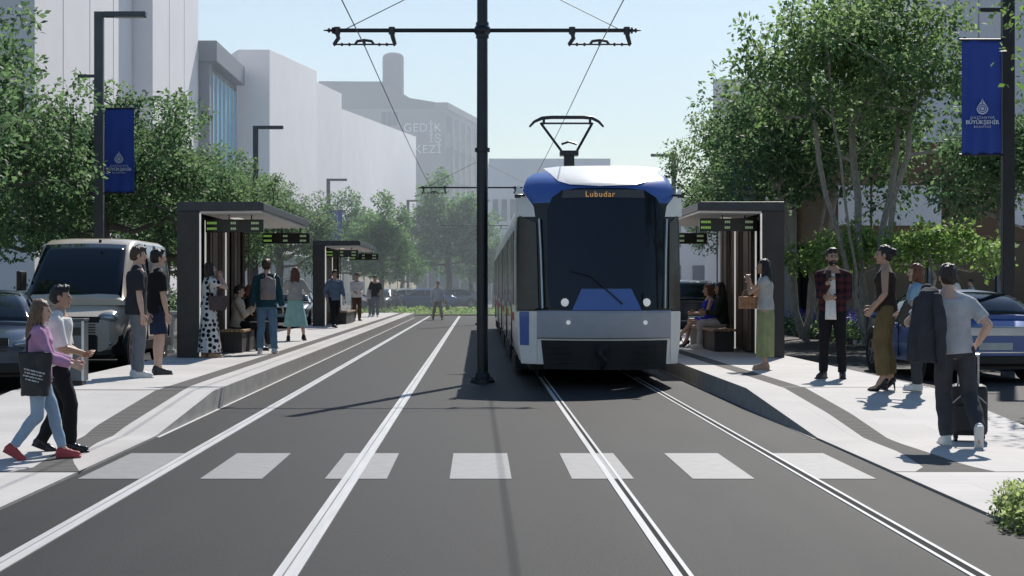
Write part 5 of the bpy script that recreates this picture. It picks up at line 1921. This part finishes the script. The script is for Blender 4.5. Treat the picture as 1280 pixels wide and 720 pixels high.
# ------------------------------------------------------------------ vegetation
def leaf_mat(name, dark, light, trans=.35, rough=.45):
    m = bpy.data.materials.new(name)
    m.use_nodes = True
    nt = m.node_tree
    b = nt.nodes['Principled BSDF']
    out = nt.nodes['Material Output']
    at_ = nt.nodes.new('ShaderNodeAttribute'); at_.attribute_name = 'tint'
    rp = nt.nodes.new('ShaderNodeValToRGB')
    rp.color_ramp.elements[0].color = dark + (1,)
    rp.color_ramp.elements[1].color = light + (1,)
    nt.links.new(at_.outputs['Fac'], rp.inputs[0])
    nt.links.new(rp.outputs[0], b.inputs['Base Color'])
    b.inputs['Roughness'].default_value = rough
    b.inputs['Specular IOR Level'].default_value = .35
    tr = nt.nodes.new('ShaderNodeBsdfTranslucent')
    hs = nt.nodes.new('ShaderNodeHueSaturation'); hs.inputs['Value'].default_value = 1.95; hs.inputs['Saturation'].default_value = 1.1
    hs.inputs['Hue'].default_value = .495
    nt.links.new(rp.outputs[0], hs.inputs['Color']); nt.links.new(hs.outputs[0], tr.inputs['Color'])
    mx = nt.nodes.new('ShaderNodeMixShader'); mx.inputs[0].default_value = trans
    nt.links.new(b.outputs[0], mx.inputs[1]); nt.links.new(tr.outputs[0], mx.inputs[2])
    nt.links.new(mx.outputs[0], out.inputs['Surface'])
    return m


L_dark = leaf_mat('leaf_dark', (.032, .068, .036), (.15, .225, .105), .55, .55)
L_mid = leaf_mat('leaf_mid', (.036, .078, .036), (.20, .28, .12), .58, .55)
L_lite = leaf_mat('leaf_light', (.06, .115, .035), (.22, .32, .11), .5, .55)
L_far = leaf_mat('leaf_far', (.05, .11, .05), (.15, .25, .10), .5, .6)
L_shrub = leaf_mat('leaf_shrub', (.10, .15, .05), (.34, .40, .18), .5, .55)
M_bark = mat('bark_grey', (.13, .115, .10), .9, var=.35, vs=9, bump=.5, bs=25, streak=(4, 4, .8))
M_bark2 = mat('bark_pale', (.27, .25, .22), .9, var=.35, vs=9, bump=.5, bs=25, streak=(4, 4, .8))


def leaves_mesh(name, clumps, per, size, rng, flat=.35):
    """clumps: (center, radius, tint); leaves are small folded rhombs scattered through each clump"""
    P = []; T = []
    for c, r, t in clumps:
        n = int(per * (r / .5) ** 2)
        d = rng.normal(size=(n, 3)); d /= np.linalg.norm(d, axis=1)[:, None]
        rr = r * rng.random(n) ** .45
        p = np.array(c) + d * rr[:, None] * np.array([1.1, 1.1, .8])
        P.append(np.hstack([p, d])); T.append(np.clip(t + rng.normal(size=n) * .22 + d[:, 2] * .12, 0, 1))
    P = np.vstack(P); T = np.concatenate(T)
    n = len(P)
    c, d = P[:, :3], P[:, 3:]
    ax = d + rng.normal(size=(n, 3)) * .8 + np.array([0, 0, -.25]); ax /= np.linalg.norm(ax, axis=1)[:, None]
    up = rng.normal(size=(n, 3)) * .7 + np.array([0, 0, 1.0]) + d * .3
    sd = np.cross(ax, up); sd /= np.linalg.norm(sd, axis=1)[:, None] + 1e-9
    nr = np.cross(sd, ax)
    L = size * (.65 + .7 * rng.random(n))[:, None]
    v = np.stack([c, c + ax * L * .5 + sd * L * .30 + nr * L * .06, c + ax * L, c + ax * L * .5 - sd * L * .30 + nr * L * .06], 1).reshape(-1, 3)
    me = bpy.data.meshes.new(name)
    me.vertices.add(n * 4); me.vertices.foreach_set('co', v.astype(np.float32).ravel())
    me.loops.add(n * 4); me.loops.foreach_set('vertex_index', np.arange(n * 4, dtype=np.int32))
    me.polygons.add(n); me.polygons.foreach_set('loop_start', np.arange(0, n * 4, 4, dtype=np.int32)); me.polygons.foreach_set('loop_total', np.full(n, 4, dtype=np.int32))
    a = me.attributes.new('tint', 'FLOAT', 'POINT'); a.data.foreach_set('value', np.repeat(T, 4).astype(np.float32))
    me.update(); me.validate()
    return me


def make_tree(lab, loc, h, r, zc, stems, nclump, per, leaf, size, bark, seed, group, r0=.014, cl=(.38, .72), name='street_tree', sx=1.0):
    rng = np.random.default_rng(seed)
    t = thing(name, lab, 'tree', loc, 0, group)
    zm, zr_ = (h + zc) / 2, (h - zc) / 2
    cl_ = []
    lob = rng.normal(size=(7, 3)); lob /= np.linalg.norm(lob, axis=1)[:, None]
    for i in range(nclump):
        d = rng.normal(size=3); d /= np.linalg.norm(d)
        if d[2] < -.75:
            d[2] *= -.5
        k = 1.0 + .22 * max((lob @ d).max() - .55, -.3) + .12 * rng.normal()
        q = rng.random() ** .42 * k
        p = np.array([d[0] * r * q * sx, d[1] * r * q, zm + d[2] * zr_ * q])
        if p[2] < zc * .92:
            p[2] = zc * .92 + rng.random() * .4
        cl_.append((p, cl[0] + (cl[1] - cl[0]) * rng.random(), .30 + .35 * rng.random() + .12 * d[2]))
    # skeleton
    nodes = [(np.array([0, 0, 0.]), -1)]
    tips = []
    for s in range(stems):
        a = 2 * math.pi * s / max(1, stems) + rng.random()
        par = 0
        lean = (.0 if stems == 1 else .20) + .04 * rng.random()
        for k in range(1, 9):
            z = zm * 1.12 * k / 8
            off = np.array([math.cos(a), math.sin(a), 0]) * (lean * z * (1 if stems > 1 else .3) + .04) + rng.normal(size=3) * [.05, .05, 0]
            nodes.append((np.array([off[0], off[1], z]), par)); par = len(nodes) - 1
    for p, _, _ in sorted(cl_, key=lambda q: np.hypot(q[0][0], q[0][1]) + .3 * abs(q[0][2] - zc)):
        best, bd = None, 1e9
        for i, (n_, _) in enumerate(nodes):
            if n_[2] > p[2] - .05 or n_[2] < zc * .55:
                continue
            dd = np.linalg.norm(n_ - p) + .25 * abs(n_[2] - p[2] + .4)
            if dd < bd:
                best, bd = i, dd
        if best is None:
            best = min(4, len(nodes) - 1)
        a = nodes[best][0]
        mid = (a + p) / 2 + rng.normal(size=3) * .08 * bd + np.array([0, 0, -.05 * bd])
        nodes.append((mid, best)); nodes.append((p, len(nodes) - 1))
    cnt = [0] * len(nodes)
    for i in range(len(nodes) - 1, 0, -1):
        cnt[i] += 1
        if nodes[i][1] >= 0:
            cnt[nodes[i][1]] += cnt[i]
    bm = NB()
    for i in range(1, len(nodes)):
        p, par = nodes[i]
        ra = r0 * math.sqrt(cnt[par] if par > 0 else cnt[i] * 1.15); rb = r0 * math.sqrt(cnt[i])
        ra = min(ra, rb * 1.6)
        a = V(nodes[par][0]); b_ = V(p)
        if (b_ - a).length > .01:
            tube(bm, [a, b_], [ra, rb], 8 if rb > .04 else 5)
    for s in range(1):
        tube(bm, [(0, 0, -.05), (0, 0, .12), (0, 0, .35)], [r0 * math.sqrt(cnt[0]) * 1.5, r0 * math.sqrt(cnt[0]) * 1.15, r0 * math.sqrt(cnt[0]) * .95], 10) if stems == 1 else None
    obj('trunk', bm, bark, t, smooth=60)
    extra = []
    for p, rr, tt in cl_:
        for _ in range(2):
            o = rng.normal(size=3); o /= np.linalg.norm(o)
            extra.append((p + o * rr * .9, rr * .42, min(1, tt + .1 * rng.normal())))
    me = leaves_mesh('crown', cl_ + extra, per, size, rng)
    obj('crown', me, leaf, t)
    return t


GL = 'street trees in a row on the left footway'
tl = [make_tree('dense round street tree, nearest behind the van and dark car', (-10.7, 33.5, .12), 6.5, 2.35, 2.0, 1, 115, 135, L_dark, .125, M_bark, 11, 'street trees in a row behind the van'),
      make_tree('dense street tree behind the near lamp and banner', (-9.9, 42, .12), 6.7, 2.7, 1.9, 1, 115, 135, L_dark, .125, M_bark, 12, 'street trees in a row behind the van')]
for i, (x, y, src, sc, rz, lab) in enumerate(((-10.4, 26.2, 1, .95, 40, 'street tree at the picture edge beside the dark car, mostly cut off'), (-9.9, 50.5, 0, .95, 130, 'street tree rising behind the near shelter leg'),
                                              (-9.9, 59.5, 1, .97, 250, 'street tree above the roof of the near shelter'), (-9.8, 69, 0, .96, 310, 'street tree below the second lamp post, beyond the near shelter roof'),
                                              (-9.8, 79, 1, .98, 80, 'street tree at the end of the dense row beside the white block'), (-12.6, 47, 1, .86, 200, 'tree of the back row filling the gap behind the shelter leg'), (-12.6, 64, 0, .8, 10, 'back row tree behind the near shelter fins'))):
    dup(tl[src], (x, y, .12), R(rz), lab, scale=sc)

GR = 'large airy trees on the tram side'
tr = [make_tree('tallest multi-stemmed tree behind the man in plaid and the woman in brown', (9.6, 39.6, .0), 9.0, 2.95, 4.35, 5, 120, 76, L_mid, .15, M_bark2, 21, 'airy multi-stemmed trees behind the tram-side platform', .0098, (.42, .8)),
      make_tree('multi-stemmed tree reaching over the tram-side shelter roof', (9.25, 45.5, .0), 8.1, 2.9, 3.1, 4, 120, 74, L_dark, .15, M_bark2, 22, 'airy multi-stemmed trees behind the tram-side platform', .0098, (.42, .8))]
for x, y, src, sc, rz, lab in ((9.3, 55, 0, .84, 100, 'tree behind the tram-side shelter with the half hidden banner'), (11.4, 66, 1, .84, 200, 'farther tree between the tram roof and the shelter roof'),
                               (12.2, 78, 0, .76, 20, 'farthest tree of the tram-side row, near the lamp over the tram')):
    dup(tr[src], (x, y, 0), R(rz), lab, scale=sc)
make_tree('slender tree with a pale trunk behind the blue car', (11.0, 33.6, .12), 5.0, 1.35, 2.9, 1, 42, 110, L_dark, .13, M_bark2, 25, None, .013)
make_tree('near tree at the picture edge whose leaves hang before the black lamp post', (9.95, 21.0, .0), 7.2, 2.35, 2.9, 1, 70, 80, L_lite, .10, M_bark2, 27, None, .014)

GF = 'hazy trees at the end of the street'
tf = make_tree('hazy tree in the middle of the street end left of the mast', (at(560, 0, 112).x, 112, 0), 8.6, 2.9, 2.4, 1, 90, 60, L_far, .24, M_bark, 31, GF, .016, (.5, .9))
for px, y, sc, rz, lab in ((443, 97, .76, 50, 'hazy tree behind the banner of the farther shelter'), (478, 93, .72, 140, 'hazy tree between the farther shelter and the far lamp'), (503, 120, .62, 220, 'hazy tree just behind the far lamp post'),
                           (588, 122, .74, 300, 'hazy tree directly behind the nearest mast'), (618, 118, .62, 75, 'hazy small tree beside the far end of the tram')):
    dup(tf, (at(px, 0, y).x, y, 0), R(rz), lab, scale=sc)


def make_shrub(name, lab, loc, r, h, n, per, leaf, size, seed, group=None, sy=1.0):
    rng = np.random.default_rng(seed)
    t = thing(name, lab, 'shrub', loc, 0, group)
    cl_ = []
    for i in range(n):
        a = rng.random() * 2 * math.pi; q = math.sqrt(rng.random())
        hh = h * (1 - .55 * q * q) * (.75 + .3 * rng.random())
        for z in np.linspace(.12, 1, 3):
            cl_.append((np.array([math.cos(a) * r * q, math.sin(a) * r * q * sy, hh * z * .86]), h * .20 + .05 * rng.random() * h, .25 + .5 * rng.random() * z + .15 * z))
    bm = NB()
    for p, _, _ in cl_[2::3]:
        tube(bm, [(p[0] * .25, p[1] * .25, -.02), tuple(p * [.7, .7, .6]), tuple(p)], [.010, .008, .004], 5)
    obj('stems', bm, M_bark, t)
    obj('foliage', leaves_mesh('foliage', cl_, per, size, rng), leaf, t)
    return t


make_shrub('low_shrub', 'small bright green shrub at the near corner of the pavement', (3.68, 9.75, .02), .56, .30, 110, 1500, L_shrub, .034, 41)
sh0 = make_tree('small sunlit garden tree with low bright leaves behind the man in plaid', (10.0, 40.8, .0), 3.05, 1.25, 1.75, 3, 34, 95, L_lite, .15, M_bark2, 42, 'small garden trees behind the tram-side platform', .010, (.28, .45), 'garden_tree')
dup(sh0, (11.0, 38.6, 0), R(120), 'small sunlit garden tree with low leaves behind the woman in olive trousers', scale=1.0)
dup(sh0, (9.5, 44, 0), R(220), 'small garden tree with low leaves next to the tram-side shelter leg', scale=.95)
M_flow = leaf_mat('flower_violet', (.03, .04, .16), (.16, .12, .42), .2)
rng = np.random.default_rng(5)
me = leaves_mesh('grass', [(np.array([9.75 + rng.random() * 2.1, 39 + rng.random() * 14, .18 + .1 * rng.random()]), .38, .3 + .4 * rng.random()) for _ in range(230)], 70, .13, rng)
tag(obj('planting', me, L_mid), 'low green ground cover in the bed behind the tram-side road', 'ground cover', kind='stuff')
me = leaves_mesh('flowers', [(np.array([9.9 + rng.random() * 1.9, 41 + rng.random() * 12, .50 + .12 * rng.random()]), .30, .4 + .5 * rng.random()) for _ in range(150)], 60, .08, rng)
tag(obj('violet_flowers', me, M_flow), 'violet blue flowers over the green bed behind the tram-side road', 'flowers', kind='stuff')
M_soil = mat('soil', (.05, .04, .03), .9, var=.3, vs=5)
bm = NB(); bx(bm, 9.62, 11.58, 41.01, 98, -.02, .14); struct('planting_bed', bm, M_soil)
hs = make_shrub('hedge', 'dark clipped hedge below the trees behind the van', (-10.6, 40, .12), 1.0, 1.5, 60, 90, L_dark, .10, 44, 'hedges below the left tree row', 6.0)
dup(hs, (-10.7, 53, .12), R(180), 'dark hedge below the trees behind the near shelter')
dup(hs, (-10.7, 66, .12), R(4), 'dark hedge below the trees beyond the near shelter')
# grass island at the end of the street
M_grass = mat('lawn', (.085, .125, .030), .9, var=.35, vs=3, bump=.4, bs=60)
bm = NB(); bx(bm, -7.5, 6, 84, 99, .0005, .06)
isl = struct('grass_island', bm, M_grass)
me = leaves_mesh('grass', [(np.array([-7.3 + rng.random() * 13, 84.2 + rng.random() * 14.4, .08]), .30, .3 + .6 * rng.random()) for _ in range(420)], 30, .16, rng)
tag(obj('grass', me, L_lite), 'short sunlit grass on the island at the end of the tracks', 'grass', kind='stuff')
# ------------------------------------------------------------------ haze, light, camera
m = bpy.data.materials.new('haze_air')
m.use_nodes = True
nt = m.node_tree
nt.nodes.remove(nt.nodes['Principled BSDF'])
vs = nt.nodes.new('ShaderNodeVolumeScatter')
vs.inputs['Color'].default_value = (.80, .90, 1.0, 1)
vs.inputs['Density'].default_value = .0032
vs.inputs['Anisotropy'].default_value = .3
nt.links.new(vs.outputs[0], nt.nodes['Material Output'].inputs['Volume'])
bm = NB(); bx(bm, -90, 90, 62, 260, -.5, 45)
hz_o = tag(obj('haze', bm, m), 'thin bluish summer haze filling the far end of the street', 'haze', kind='stuff')

w = bpy.data.worlds.new('World')
scene.world = w
w.use_nodes = True
nt = w.node_tree
sky = nt.nodes.new('ShaderNodeTexSky')
sky.sky_type = 'NISHITA'
sky.sun_disc = False
SUN = V((2.15, 6.47, 6.55)).normalized()
sky.sun_elevation = math.asin(SUN.z)
sky.sun_rotation = math.atan2(SUN.x, SUN.y)
sky.altitude = 0
sky.air_density = 1.3
sky.dust_density = .1
sky.ozone_density = 4.0
bg = nt.nodes['Background']
bg.inputs['Strength'].default_value = .098
nt.links.new(sky.outputs[0], bg.inputs['Color'])
l = bpy.data.lights.new('sun', 'SUN')
l.energy = 5.0
l.angle = R(.5)
l.color = (1.0, .955, .89)
lo = bpy.data.objects.new('sun', l)
C.objects.link(lo)
lo.rotation_euler = (-SUN).to_track_quat('-Z', 'Y').to_euler()
lo.location = (20, 60, 60)

cam = bpy.data.cameras.new('camera')
cam.sensor_width = 36
cam.lens = 2000 * 36 / 1280
cam.shift_x = (640 - 598) / 1280
cam.clip_start = .1
cam.clip_end = 3000
co = bpy.data.objects.new('camera', cam)
C.objects.link(co)
co.location = (0, 0, H)
co.rotation_euler = (R(90), 0, 0)
scene.camera = co
scene.view_settings.view_transform = 'Standard'
scene.view_settings.look = 'None'
scene.view_settings.exposure = 0
scene.cycles.use_denoising = True
scene.cycles.max_bounces = 10
scene.cycles.diffuse_bounces = 6
scene.cycles.transmission_bounces = 10
scene.cycles.transparent_max_bounces = 8
scene.cycles.volume_bounces = 1
scene.cycles.use_adaptive_sampling = True
for o in bpy.data.objects:
    if o.type == 'EMPTY' and o.parent is not None:
        for k in ('label', 'category'):
            if k in o:
                del o[k]
